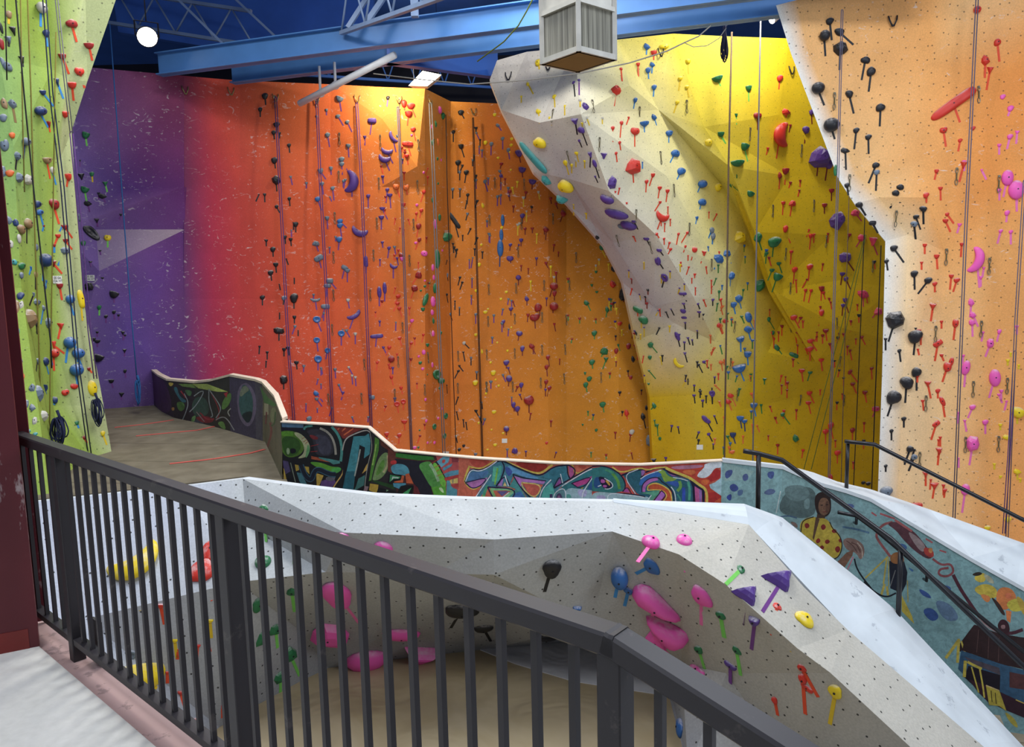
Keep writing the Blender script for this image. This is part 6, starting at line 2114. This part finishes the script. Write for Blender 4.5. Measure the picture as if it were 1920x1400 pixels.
1735 980 72 105 eM 0 -35 120 M
1602 1155 28 26 bM 0 -28 65 M
1678 1245 26 26 bM 0 0 70 M
1762 705 18 24 bM 0 -15 60 M
1770 105 18 18 bM 0 -20 75 M
1830 110 18 18 bM 0 0 75 M
1868 1185 90 66 bY 15 0 70 Y
P
1237 132 46 42 bK 0 -35 95 K
1262 180 40 36 bS 0 -35 85 K
1090 235 18 18 bK 0 0 35 K
1092 388 76 66 bS
1410 145 42 40 vR 0 -8 85 R
1330 285 40 36 vR 0 0 70 R
1383 355 40 34 vR 0 -12 75 R
1445 380 20 20 bR 0 -5 45 R
1612 100 80 95 fM 0 -20 130 M
1568 375 55 70 eM 10 -20 140 M
1275 470 54 26 lR 30
1880 268 34 30 fY 0 0 50 Y
1822 62 44 28 fY
1822 555 30 26 bY
1700 605 28 24 bY
760 300 26 40 fR
800 155 34 28 bR 0 0 65 R
170 150 28 22 bO
955 335 22 18 bK
985 340 26 20 bK
D
895 205 330 215 cY -38 30 300 Y
925 955 330 170 hY -4 105 60 Y
1385 110 115 140 bR 0 55 100 R
1330 250 165 160 bR 20 65 190 R
1055 475 50 30 hR 0 25 120 R
1378 575 36 24 hY 0 10 110 Y
1147 705 30 24 hY 0 15 110 Y
1295 740 34 24 hR 0 -5 85 R
1475 650 36 24 hR 0 0 115 R
1190 1045 40 24 hR 0 15 95 R
1285 1230 36 30 hR 0 5 50 R
855 795 95 62 dS
H
148 155 65 60 fG 0 18 170 L
150 435 80 60 kG -15
300 585 60 60 fG 0 15 105 L
120 655 55 75 bG
215 785 60 55 fG 0 10 95 L
145 830 50 80 fG
290 915 85 80 fG 0 50 110 L
240 1035 60 60 fG 0 0 80 L
80 1110 35 60 fG
310 300 50 50 fG 0 0 145 L
565 300 75 45 eM -15
780 355 100 70 eM 20
538 600 155 195 bM 0 115 150 M
497 800 210 150 fM
690 930 200 125 eM -20
875 800 205 78 eM 5
970 905 205 95 vM 5
1190 680 175 100 bK 20 -55 95 K
1305 775 100 60 bK 0 40 70 K
L
75 550 110 70 fK
430 465 100 95 bK 0 -35 120 K
400 825 130 55 bK 8
790 500 90 105 sB 0 -25 115 B
955 450 72 85 bB 0 -80 40 B
835 580 48 34 lB 45 -20 80 B
563 675 45 28 hB 0 -10 50 B
780 795 75 35 lB 12
953 335 85 70 kM 0 -70 95 M
1128 318 78 62 eM 20 8 165 M
1218 605 85 105 bM 0 0 155 M
990 640 225 110 nM 56 -50 120 M
1035 775 190 120 nM 236
975 840 125 115 fM 0 85 90 M
1195 1000 100 40 lM 30
1318 710 40 40 bG 0 18 115 L
1205 890 40 36 bG 0 30 100 L
1110 1300 75 90 bB 20
Q
222 215 42 48 bG 0 -92 90 L
100 490 48 44 bG 0 25 135 L
195 700 40 50 bG 0 25 150 L
460 295 190 95 vP -6 -110 175 V
262 385 155 85 vP -6 -25 160 V
305 525 56 48 hP 25 -20 170 V
158 790 60 32 lP 55 0 110 V
437 437 44 42 bR 0 -30 175 R
585 805 46 42 bR 0 100 175 R
593 868 44 60 kR 0 15 215 R
618 925 70 32 lR 50
425 1000 34 40 bR 0 18 90 R
600 518 88 85 bY 0 -75 195 Y
790 948 82 80 bY 0 -35 195 Y
70 1130 95 100 bB 0
"""
HC = {'K': ((30,31,36),'black'), 'N': ((34,56,104),'navy'), 'B': ((48,102,168),'blue'), 'P': ((84,56,134),'purple'), 'R': ((206,52,38),'red'), 'C': ((150,34,36),'dark red'),
      'O': ((222,110,52),'orange'), 'Y': ((232,204,34),'yellow'), 'G': ((36,112,68),'green'), 'T': ((62,150,150),'teal'), 'M': ((232,92,176),'pink'), 'W': ((186,182,172),'pale grey'),
      'S': ((104,118,134),'slate'), 'E': ((148,120,86),'tan'), 'X': ((206,60,96),'rose')}
def hold_mat(key, col):
    t = NT('hold_' + key); oc = t.coord('Object')
    g = t.new('ShaderNodeNewGeometry'); sx = t.new('ShaderNodeSeparateXYZ'); t.l(g.outputs['Normal'], sx.inputs[0])
    n = t.noise(3.0, 4, oc, .65)
    k = t.math('MULTIPLY', t.ramp(sx.outputs[2], [(.15, (0,0,0,1)), (.85, (1,1,1,1))]), t.ramp(n, [(.42, (0,0,0,1)), (.66, (1,1,1,1))]))
    c = t.mix(t.math('MULTIPLY', k, .72), rgb(*col), (.72, .70, .68, 1)); t.base(c); t.rough(.48, .45); M['hold_' + key] = t.m
for k_, (c_, n_) in HC.items(): hold_mat(k_, c_)
TC = {'K': (28,28,32), 'B': (54,132,196), 'R': (216,74,40), 'V': (108,58,130), 'Y': (214,182,40), 'L': (118,200,90), 'G': (60,128,60), 'C': (120,44,30), 'M': (224,112,170), 'N': (44,60,110), 'O': (220,110,60), 'E': (120,96,50), 'X': (196,70,90)}
TN = {'K':'black','B':'blue','R':'orange red','V':'violet','Y':'yellow','L':'light green','G':'green','C':'dark red','M':'pink','N':'navy','O':'orange','E':'brown','X':'rose'}
for k_, c_ in TC.items(): plain('tape_' + k_, c_, .6, .06, 20)
# ---- prototypes: x level, y up the wall, z out of the wall, about one unit across
def dome(outline, prof, apex=(0, 0), smooth=True, seed=0, rough=0.0):
    rnd = random.Random(seed); n = len(outline); vs, fs = [], []
    for i, (s, z) in enumerate(prof):
        for x, y in outline:
            k = 1 - s
            vs.append((x * s + apex[0] * k + rnd.uniform(-rough, rough), y * s + apex[1] * k + rnd.uniform(-rough, rough), z + (rnd.uniform(-rough, rough) if i else 0)))
    for i in range(len(prof) - 1):
        a = i * n; b = a + n
        fs += [(a + j, a + (j + 1) % n, b + (j + 1) % n, b + j) for j in range(n)]
    vs.append((apex[0], apex[1], prof[-1][1] + .01)); t = len(vs) - 1; a = (len(prof) - 1) * n
    fs += [(a + j, a + (j + 1) % n, t) for j in range(n)]
    fs.append(tuple(range(n - 1, -1, -1)))
    return vs, fs, smooth
def polar(f, n=20): return [(f(2*math.pi*i/n) * math.cos(2*math.pi*i/n), f(2*math.pi*i/n) * math.sin(2*math.pi*i/n)) for i in range(n)]
ROUND = [(.94, 0), (1, .1), (.97, .22), (.84, .36), (.6, .46), (.3, .51)]
SHAPES = {}
def arc_tube(w0, w1, a0, a1, R, zc, n=16, m=8, cy=0.0):
    vs, fs = [], []
    for i in range(n + 1):
        t = i / n; a = math.radians(a0 + (a1 - a0) * t); k = math.sin(math.pi * t) ** .7; r = w0 + (w1 - w0) * k
        cx, yy = R * math.cos(a), R * math.sin(a) + cy
        for j in range(m):
            b = 2 * math.pi * j / m; rr = r * math.cos(b)
            vs.append((cx + rr * math.cos(a), yy + rr * math.sin(a), max(0, zc * k + r * 1.1 * math.sin(b))))
    for i in range(n):
        a, b = i * m, (i + 1) * m; fs += [(a + j, b + j, b + (j + 1) % m, a + (j + 1) % m) for j in range(m)]
    fs += [tuple(range(m)), tuple(range(n * m + m - 1, n * m - 1, -1))]
    return vs, fs, True
def fit(sh):                                            # scale x, y to the unit box
    vs, fs, sm = sh; xs = [v[0] for v in vs]; ys = [v[1] for v in vs]
    cx, cy, w, h = (max(xs)+min(xs))/2, (max(ys)+min(ys))/2, max(xs)-min(xs), max(ys)-min(ys)
    return [((x-cx)/w, (y-cy)/h, z) for x, y, z in vs], fs, sm
def make_shapes():
    S = SHAPES
    S['b'] = [fit(dome(polar(lambda t, p=p: .5*(1+.09*math.sin(2*t+p)+.07*math.sin(3*t+2*p)+.03*math.sin(5*t))), ROUND, (.05*math.cos(p), .06), True, p, .012)) for p in range(4)]
    S['s'] = [fit(dome(polar(lambda t: .5, 22), [(.8, 0), (.93, .1), (1, .28), (.95, .46), (.78, .62), (.5, .74), (.22, .79)], (0, 0)))]
    S['e'] = [fit(dome(polar(lambda t, p=p: .5*(1+.06*math.sin(t+p)+.05*math.cos(2*t+p))), [(.96, 0), (1, .08), (.9, .24), (.66, .38), (.33, .45)], (0, .03))) for p in range(2)]
    half = [(-.5, .28), (-.3, .33), (0, .35), (.3, .33), (.5, .28)] + [(.5*math.cos(a), .28 + .74*math.sin(a)) for a in [-math.pi*i/12 for i in range(1, 12)]]
    S['h'] = [fit(dome(half, [(.97, 0), (1, .06), (.93, .25), (.8, .46), (.6, .58), (.3, .6)], (0, .26), True))]
    tri = [(-.5, .4), (-.2, .42), (.2, .42), (.5, .4), (.42, .2), (.2, -.15), (.05, -.5), (-.05, -.5), (-.2, -.15), (-.42, .2)]
    S['v'] = [fit(dome(tri, [(.97, 0), (1, .06), (.8, .3), (.5, .48), (.25, .52)], (0, .2), False))]
    S['f'] = []
    for p in range(5):
        r = random.Random(40 + p); n = 7; o = [(math.cos(2*math.pi*(i+r.uniform(-.25,.25))/n)*r.uniform(.4,.52), math.sin(2*math.pi*(i+r.uniform(-.25,.25))/n)*r.uniform(.4,.52)) for i in range(n)]
        S['f'].append(fit(dome(o, [(.96, 0), (1, .1), (.72, .38), (.36, .5)], (r.uniform(-.08,.08), r.uniform(-.05,.1)), False, p, .03)))
    S['k'] = [fit(dome(polar(lambda t: .5*(1 - .34*math.exp(-((t-1.4)/.55)**2) + .06*math.cos(t)), 26), ROUND, (.02, -.1))), fit(dome(polar(lambda t: .5*(1 - .42*math.exp(-((t-1.75)/.5)**2) + .08*math.sin(2*t)), 26), ROUND, (-.02, -.1)))]
    S['c'] = [fit(arc_tube(.02, .19, 190, 350, .42, .2))]
    S['d'] = [fit(dome(polar(lambda t: .5*(1+.03*math.sin(3*t)), 24), [(.95, 0), (1, .12), (.93, .26), (.76, .32), (.55, .26), (.42, .12), (.25, .09)]))]
    S['l'] = [fit(dome([(.5*math.copysign(abs(math.cos(a))**.45, math.cos(a)), .5*math.copysign(abs(math.sin(a))**.8, math.sin(a))*(1 + .12*math.cos(a))) for a in [2*math.pi*i/24 for i in range(24)]], [(.97, 0), (1, .1), (.93, .3), (.75, .48), (.5, .56)], (0, .05)))]
    cone = [(-.5, .3), (-.35, .48), (-.1, .42), (.2, .26), (.42, .14), (.5, 0), (.42, -.14), (.2, -.26), (-.1, -.42), (-.35, -.48), (-.5, -.3), (-.54, 0)]
    S['n'] = [fit(dome(cone, [(.95, 0), (1, .12), (.88, .42), (.62, .66), (.3, .74)], (-.18, 0)))]
    S['t'] = [fit(dome([(-.5, .3), (.5, .3), (.42, -.1), (.1, -.5), (-.1, -.5), (-.42, -.1)], [(1, 0), (.95, .25), (.6, .5)], (0, .15), False))]
make_shapes()
PROTO = {}
def proto(shape, var, mat):
    k = (shape, var, mat)
    if k not in PROTO:
        vs, fs, sm = SHAPES[shape][var]; me = bpy.data.meshes.new('hold_' + shape); me.from_pydata(vs, [], fs); me.materials.append(M[mat])
        bm = bmesh.new(); bm.from_mesh(me); bmesh.ops.recalc_face_normals(bm, faces=bm.faces); bm.to_mesh(me); bm.free()
        for p in me.polygons: p.use_smooth = sm
        PROTO[k] = me
    return PROTO[k]
def bolt_mesh():
    mb = MB(); mb.tube([(0,0,-.4),(0,0,.5)], 1.0, 8); 
    me = bpy.data.meshes.new('bolt'); me.from_pydata([tuple(v) for v in mb.v], [], mb.f); me.materials.append(M['steel_dark']); return me
BOLT = bolt_mesh()
SW = {'b': 'rounded', 's': 'ball', 'e': 'pod', 'h': 'cup', 'v': 'fin', 'f': 'faceted', 'k': 'kidney', 'c': 'crescent', 'd': 'ring', 'l': 'bar', 'n': 'cone', 't': 'chip'}
def parse_holds():
    out = []; reg = None
    for ln in HOLDS.strip().splitlines():
        t = ln.split()
        if len(t) == 1: reg = HR[t[0]]; continue
        ox, oy, s = reg; x, y, w, h = [float(v) for v in t[:4]]
        rot = float(t[5]) if len(t) > 5 else 0.0
        tape = None
        if len(t) > 8: tape = (float(t[6]) / s, float(t[7]) / s, t[8])
        out.append(dict(x=ox + x/s, y=oy + y/s, w=w/s, h=h/s, sh=t[4][0], c=t[4][1], rot=rot, tape=tape))
    return out
def zone(nm, x, y):
    if nm == 'wall_left':
        cx = 25 + (y - 275) * .088 if y > 275 else 0 + (y-108)*.15
        if x < cx + 4: return 'high on the lime flank' if y < 520 else 'low on the lime flank'
        return ('high on the lime wall' if y < 250 else 'midway up the lime wall' if y < 520 else 'low on the lime wall')
    if nm == 'wall_back':
        rx = lambda a, b: a + (b - a) * (y - 190) / 610
        if x < 330: return 'on the purple wall'
        if x < rx(517, 553): return 'before the first purple rope'
        if x < rx(594, 625): return 'between the first two purple ropes'
        if x < rx(669, 697): return 'between the second and third purple ropes'
        if x < rx(746, 770): return 'between the third purple and slate ropes'
        if x < rx(806, 831): return 'between the slate and grey ropes'
        if x < rx(838, 858): return 'in the fold of the orange corner'
        if x < rx(889, 905): return 'just past the folded orange corner'
        if x < 1000: return ('high' if y < 420 else 'midway' if y < 600 else 'low') + ' on the dark orange panel'
        return ('high' if y < 520 else 'low') + ' on amber under the overhang'
    if nm == 'wall_overhang':
        cr = [(90,1078),(214,1090),(358,1143),(440,1230),(556,1300),(640,1300),(760,1250),(900,1235)]
        xc = next((a[1] + (b[1]-a[1])*(y-a[0])/(b[0]-a[0]) for a, b in zip(cr, cr[1:]) if a[0] <= y <= b[0]), 1078)
        if x < xc: return 'on the grey underside of the overhang' if y < 620 else 'on the foot of the overhang'
        if x < 1366:
            return ('high' if y < 260 else 'midway' if y < 470 else 'low') + ' on the cream overhang face'
        if x < 1418: return 'between the brown and grey ropes'
        b = 'upper' if y < 300 else 'middle' if y < 520 else 'lower'
        return ('on the %s yellow wall' if x < 1560 else '%s yellow wall near the white edge') % b
    if nm == 'wall_right':
        b = 'high' if y < 260 else 'midway' if y < 560 else 'low'
        if x < 1715: return b + ' along the white painted edge'
        if x < 1800: return b + ' on the pale orange wall'
        return b + ' on the outer pale orange wall'
    if x < 700: return 'on the grey boulder behind the railing'
    if x < 1090: return "in the grey boulder's shaded hollow"
    return "on the grey boulder's sloping end"
ORD = 'topmost,second,third,fourth,fifth,sixth,seventh,eighth,ninth,tenth,eleventh,twelfth,thirteenth,fourteenth,fifteenth,sixteenth,seventeenth,eighteenth,nineteenth,twentieth'.split(',')
LOC = []                                                # (px, py, description) of the individual holds
def tape_strip(mb, hit, x, y, tp, wid, mi=0):
    p0, n = hit[0], hit[1]; tx, ty, _ = tp
    a = Up(x + tx*.12, y + ty*.12, p0, n); b = Up(x + tx, y + ty, p0, n)
    c2 = cast(x + tx, y + ty, (hit[2],))
    if c2 and (c2[0] - b).length < .5: b = c2[0]
    t = b - a
    if t.length < 1e-3: return
    sd = t.cross(n).normalized() * wid / 2; e = n * .004
    q = [a - sd, a + sd, b + sd, b - sd]
    mb.hexa([v - n*.002 for v in q] + [v + e for v in q], mi)
def place_holds():
    items = []
    for it in parse_holds():
        hit = cast(it['x'], it['y'])
        if hit is None:
            hit = cast(it['x'] + 4, it['y'] + 4) or cast(it['x'] - 6, it['y']) or cast(it['x'] + 8, it['y'])
        if hit is None: print('MISS', it); continue
        n = hit[1] if hit[1].dot(EYE - hit[0]) > 0 else -hit[1]
        it['hit'] = (hit[0], n, hit[2], hit[3]); items.append(it)
    items.sort(key=lambda i: -(i['w'] * i['h']) * (1 if i['sh'] != 't' else .5))
    N = 300; big, small = items[:N], items[N:]
    # ordinals within colour and zone, from the top
    keys = {}
    for it in big:
        it['z'] = zone(it['hit'][2], it['x'], it['y']); keys.setdefault((it['c'], it['z']), []).append(it)
    for v in keys.values():
        v.sort(key=lambda i: i['y'])
        for k, it in enumerate(v): it['rank'] = (k, len(v))
    for idx, it in enumerate(big):
        p0, n, nm, dist = it['hit']; x, y = it['x'], it['y']
        ex = Up(x + 1, y, p0, n) - Up(x - 1, y, p0, n); ey = Up(x, y - 1, p0, n) - Up(x, y + 1, p0, n)
        fx = min(ex.length / 2, 1.35 * dist / F); fy = min(ey.length / 2, 1.35 * dist / F)
        Xa = ex.normalized(); Ya = n.cross(Xa).normalized(); Xa = Ya.cross(n).normalized()
        r = math.radians(-it['rot'])
        Xr = Xa * math.cos(r) + Ya * math.sin(r); Yr = n.cross(Xr)
        cr2 = math.cos(r)**2; w = it['w'] * (fx * cr2 + fy * (1 - cr2)); h = it['h'] * (fy * cr2 + fx * (1 - cr2))
        dep = min(w, h) * {'s': 1.0, 'e': .85, 'l': .75, 'c': .9, 'd': .8, 'n': .8}.get(it['sh'], .95)
        if nm == 'climbing_face' and it['sh'] in 'bf': dep *= .62
        if it['sh'] in 'hv': dep = max(dep, min(w*.6, .22))
        var = idx % len(SHAPES[it['sh']])
        me = proto(it['sh'], var, 'hold_' + it['c'])
        o = bpy.data.objects.new('climbing_hold', me); COL.objects.link(o)
        mw = Matrix((Xr * w, Yr * h, n * dep)).transposed().to_4x4(); mw.translation = p0 - n * .006
        o.matrix_world = mw
        k, tot = it['rank']; cn = HC[it['c']][1]; px = it['w'] * it['h']
        size = 'big' if px > 900 else 'small' if px < 110 else ''
        posn = ('only %s one' % cn) if tot == 1 else ('topmost %s one' % cn) if k == 0 else ('lowest %s one' % cn) if k == tot - 1 else '%s %s down' % (ORD[min(k, 19)], cn)
        tag(o, ' '.join(('%s %s %s hold %s, %s' % (size, cn, SW[it['sh']], it['z'], posn)).split()), 'climbing hold', cn + ' climbing holds')
        LOC.append((x, y, ' '.join(('%s %s %s hold' % (size, cn, SW[it['sh']])).split()), it['z'], o))
        if it['tape']:
            mb = MB(); tape_strip(mb, it['hit'], x, y, it['tape'], .034 if nm != 'climbing_face' else .036)
            if mb.f:
                q = mb.build('marker_tape', 'tape_' + it['tape'][2], o); q.matrix_parent_inverse = mw.inverted()
        if px > 70 and it['sh'] in 'bsekhflnd':
            b = bpy.data.objects.new('bolt', BOLT); COL.objects.link(b); b.parent = o
            apex = {'b': .53, 's': .8, 'e': .46, 'h': .6, 'k': .53, 'f': .51, 'l': .56, 'n': .74, 'd': .1}[it['sh']]
            ay = {'h': .18, 'k': -.1}.get(it['sh'], .03)
            rr = min(.011, .12 * min(w, h)); b.matrix_parent_inverse = mw.inverted()
            bm_ = Matrix((Xr * rr, Yr * rr, n * rr)).transposed().to_4x4(); bm_.translation = p0 - n*.006 + Yr * h * ay + n * (dep * apex)
            b.matrix_world = bm_
    # the many small foot chips and their tape: one object
    mats = []; mb = MB()
    def mi(m):
        if m not in mats: mats.append(m)
        return mats.index(m)
    def chip(it):
        p0, n, nm, dist = it['hit']; x, y = it['x'], it['y']
        ex = (Up(x + 1, y, p0, n) - Up(x - 1, y, p0, n)); Xa = ex.normalized(); Ya = n.cross(Xa).normalized(); s = dist / F
        w, h = it['w'] * s * 1.05, it['h'] * s * 1.05; dep = min(w, h) * .8
        vs, fs, sm = SHAPES[it['sh']][0]
        mb.raw([p0 + Xa * (v[0] * w) + Ya * (v[1] * h) + n * (v[2] * dep - .004) for v in vs], fs, mi('hold_' + it['c']), sm)
        if it['tape']: tape_strip(mb, it['hit'], x, y, it['tape'], .032, mi('tape_' + it['tape'][2]))
    for it in small: chip(it)
    rnd = random.Random(11)
    FILL = [  # px box, count, hold colours, tape colour, tape length px
     (545,640,200,830,20,'S','V',(8,15)), (640,760,230,840,26,'PS','V',(8,16)), (700,810,260,850,40,'RC','R',(8,15)), (770,832,230,850,26,'MG','M',(0,0)), (850,905,240,860,34,'KS','K',(10,16)),
     (890,960,230,860,34,'S','V',(10,17)), (905,960,240,850,26,'Y','Y',(0,0)), (950,1050,280,860,36,'PC','C',(8,14)), (1060,1160,500,860,16,'GC','G',(7,12)), (1150,1230,520,860,26,'CK','C',(6,14)),
     (1140,1290,480,720,36,'YP','Y',(10,18)), (1230,1340,560,860,34,'KP','K',(9,15)), (1180,1350,330,700,26,'R','R',(9,14)), (1340,1440,460,850,40,'GB','G',(8,16)), (1440,1560,420,850,50,'RC','R',(9,18)), (1560,1640,480,880,26,'CK','R',(10,18)),
     (1330,1420,560,860,26,'O','O',(9,16)), (1720,1790,420,940,20,'R','R',(10,20)), (1795,1915,200,950,26,'M','M',(12,22)), (1660,1720,560,900,5,'K','K',(14,22)), (1840,1915,640,1000,10,'Y','Y',(4,10)),
     (960,1130,170,560,34,'YW','Y',(10,20)), (480,560,200,760,12,'K','K',(9,14)), (70,170,400,700,10,'BC','B',(9,18)), (180,260,300,700,8,'K','V',(8,14)), (300,440,1020,1330,10,'RW','R',(14,26)),
    ]
    for x0, x1, y0, y1, cnt, cols_, tcol, tl in FILL:
        for _ in range(int(cnt * .72)):
            x, y = rnd.uniform(x0, x1), rnd.uniform(y0, y1); hit = cast(x, y)
            if hit is None: continue
            n = hit[1] if hit[1].dot(EYE - hit[0]) > 0 else -hit[1]
            c = rnd.choice(cols_); s = rnd.uniform(3.2, 5.6)
            L = rnd.uniform(*tl); a = rnd.choice((-1, 0, 0, 1)) * rnd.uniform(0, .5)
            chip(dict(x=x, y=y, w=s * rnd.uniform(.9, 1.3), h=s, sh=rnd.choice('tth') if tl[1] else 'b', c=c, hit=(hit[0], n, hit[2], hit[3]), tape=(L * math.sin(a), L * math.cos(a), tcol) if tl[1] > 0 else None))
    o = mb.build('small_holds', [M[m] for m in mats]); tag(o, 'scattered small foot chips with strips of tape across the climbing walls', 'foot holds', kind='stuff')
    o.data.update()
place_holds()
# ================================================================= quickdraws and anchors
DRAWS = """E 785 1025,1375 1075,1090 1040,1235 765,300 745,615 740
F 780 110,1080 160,1370 180,750 420,1065 460,1340 470,740 715,1040 700,1310 740,740 1000,1015 1000,730 1260,1258 1245
G 970 320,1225 300,1445 270,950 575,700 580,1200 545,1675 260,1673 500,1425 510,1890 490
J 190 160,410 170,150 440,390 470,625 430,365 680,800 720,145 960,350 950,750 930,560 930,340 1180,140 1200,545 1170,725 1190,1530 210,1250 400,1650 500,1105 590,1355 640,1815 770
K 130 250,340 240,545 215,715 210,127 490,325 490,535 460,708 430,988 420
I 920 780,632 850,1275 830,975 1060,1430 1165,735 1160,1630 780
N 778 582,1637 545,868 1070,1508 1030,1760 1075,1148 1285,275 790,582 890,655 1220,410 1250
O 1447 240,1703 295,1383 700,1655 670,1607 1030,1810 1010,1325 1115,488 235,515 440,790 650,185 670,512 700,730 160,1005 310,160 890,815 880,200 1080,577 1110,835 1110
P 1295 180,1570 90,1768 85"""
plain('sling', (92, 84, 56), .8, .2, 30)
def draw_mesh():
    mb = MB()
    def biner(cy, r1, r2):
        mb.tube([(r1*math.cos(a)*(1 + .2*math.sin(a)), cy + r2*math.sin(a), .02) for a in [2*math.pi*i/12 for i in range(12)]], .008, 5, 0, True)
    biner(-.045, .022, .05); biner(-.27, .024, .055)
    mb.hexa([(-.011, -.22, .012), (.011, -.22, .012), (.011, -.22, .028), (-.011, -.22, .028), (-.011, -.09, .012), (.011, -.09, .012), (.011, -.09, .028), (-.011, -.09, .028)], 1)
    mb.box((-.02, -.02, 0), (.02, .02, .02), 0)
    me = bpy.data.meshes.new('quickdraw'); me.from_pydata([tuple(v) for v in mb.v], [], mb.f); me.materials.append(M['metal_dull']); me.materials.append(M['sling']); me.polygons.foreach_set('material_index', mb.mi); return me
DM = draw_mesh()
def place_draws():
    used = set(); seen = {}
    raw = []
    for ln in DRAWS.splitlines():
        reg, rest = ln.split(' ', 1); ox, oy, s = HR[reg]
        for q in rest.split(','):
            a, b = q.split(); raw.append((ox + float(a)/s, oy + (float(b) - 25)/s))
    raw.sort(key=lambda q: q[1]); zs = {}
    todo = []
    for x, y in raw:
        hit = cast(x, y)
        if not hit: continue
        z = zone(hit[2], x, y); zs.setdefault(z, []).append((x, y, hit))
    for z, L in zs.items():
        for k, (x, y, hit) in enumerate(L):
            n = hit[1] if hit[1].dot(EYE - hit[0]) > 0 else -hit[1]
            o = bpy.data.objects.new('quickdraw', DM); COL.objects.link(o)
            down = Vector((0, 0, -1)); Ya = -(down - n * down.dot(n) * .6).normalized(); Xa = Ya.cross(n).normalized(); Za = Xa.cross(Ya)
            sc = .86; mw = Matrix((Xa*sc, Ya*sc, Za*sc)).transposed().to_4x4(); mw.translation = hit[0] + n*.004; o.matrix_world = mw
            posn = 'the only one' if len(L) == 1 else 'topmost' if k == 0 else 'lowest' if k == len(L)-1 else ORD[min(k, 19)] + ' down'
            tag(o, 'steel quickdraw hanging %s, %s there' % (z, posn), 'quickdraw', 'quickdraws on the climbing walls')
place_draws()
# small printed signs on the walls
def sign(px, py, w, h, label, rows):
    hit = cast(px, py); p0 = hit[0]; n = hit[1] if hit[1].dot(EYE - hit[0]) > 0 else -hit[1]
    ex = (Up(px + 1, py, p0, n) - Up(px, py, p0, n)); Xa = ex.normalized(); Ya = n.cross(Xa).normalized(); fx = ex.length; fy = (Up(px, py-1, p0, n) - p0).length
    W, Hh = w * fx, h * fy; c = p0 + n * .01
    root = empty('wall_sign', c); tag(root, label, 'sign')
    mb = MB(); q = [c - Xa*W/2 - Ya*Hh/2, c + Xa*W/2 - Ya*Hh/2, c + Xa*W/2 + Ya*Hh/2, c - Xa*W/2 + Ya*Hh/2]
    mb.hexa([v - n*.008 for v in q] + [v + n*.002 for v in q]); o = mb.build('sign_plate', 'paper_white'); attach(o, root)
    if rows:
        cu_ = bpy.data.curves.new('print', 'FONT'); cu_.body = rows; cu_.align_x = 'CENTER'; cu_.align_y = 'CENTER'; cu_.size = Hh * .5; cu_.space_line = .85
        tmp = bpy.data.objects.new('print', cu_); COL.objects.link(tmp); dg = bpy.context.evaluated_depsgraph_get(); me = bpy.data.meshes.new_from_object(tmp.evaluated_get(dg)); bpy.data.objects.remove(tmp); me.materials.clear(); me.materials.append(M['ink_black']); t = bpy.data.objects.new('print', me); COL.objects.link(t)
        sxx = min(1.0, W / (Hh * 1.5)); mw = Matrix((Xa*sxx, Ya, n)).transposed().to_4x4(); mw.translation = c + n * .004; t.matrix_world = mw; t.parent = root; t.matrix_parent_inverse = Matrix.Translation(root.location).inverted()
sign(107, 524, 17, 14, 'white printed notice on the lime wall between the rope pairs', '00 0A\n10A HT')
sign(169, 521, 17, 11, 'white printed notice on the purple wall below the black ring hold', '00 00\n00A HT')
sign(946, 826, 10, 8, 'tiny white notice low on the orange wall above the graffiti', '')
sign(1312, 838, 12, 9, 'tiny pale notice low on the yellow wall above the white cap', '')
sign(836, 850, 10, 8, 'tiny white notice at the foot of the orange corner', '')
# ================================================================= light
def area(name, loc, size, power, col=(1, 1, 1), target=None, sy=None):
    ld = bpy.data.lights.new(name, 'AREA'); ld.energy = power; ld.color = col; ld.size = size
    if sy: ld.shape = 'RECTANGLE'; ld.size_y = sy
    o = bpy.data.objects.new(name, ld); o.location = loc; COL.objects.link(o)
    t = Vector(target) if target else Vector((loc[0], loc[1], loc[2] - 1))
    o.rotation_euler = (t - Vector(loc)).to_track_quat('-Z', 'Y').to_euler(); return o
area('skylight', (-4.5, 6.0, 11.6), 2.5, 420, (.86, .92, 1.0))
area('skylight', (5.0, 7.0, 11.6), 2.5, 560, (.88, .94, 1.0))
area('bay_light', (0, 8.6, 11.4), 1.6, 380, (1, .98, .94))
area('bay_light', (-4.5, 11.5, 11.2), 1.4, 265, (1, .97, .92))
area('bay_light', (0.5, 13.0, 11.2), 1.4, 265, (1, .97, .92))
area('bay_light', (5.6, 15.6, 11.4), .8, 230, (1, .95, .8), (5.8, 18, 7))
area('bay_light', (-2.75, 17.75, 10.1), .5, 150, (1, .88, .6), (-2.5, 18.9, 8.6), .2)
area('daylight', (9, 1, 8), 4, 620, (.88, .94, 1.0), (6, 13, 3))
area('daylight', (-2.5, .5, 11.6), 3, 430, (.92, .95, 1.0), (-1.8, 4, 3))
w = bpy.data.worlds.new('world'); w.use_nodes = True; SC.world = w
w.node_tree.nodes['Background'].inputs['Color'].default_value = (.84, .89, 1, 1)
w.node_tree.nodes['Background'].inputs['Strength'].default_value = .27
vs = SC.view_settings; vs.view_transform = 'Standard'; vs.look = 'None'; vs.gamma = 1; vs.use_curve_mapping = False; vs.exposure = -0.22
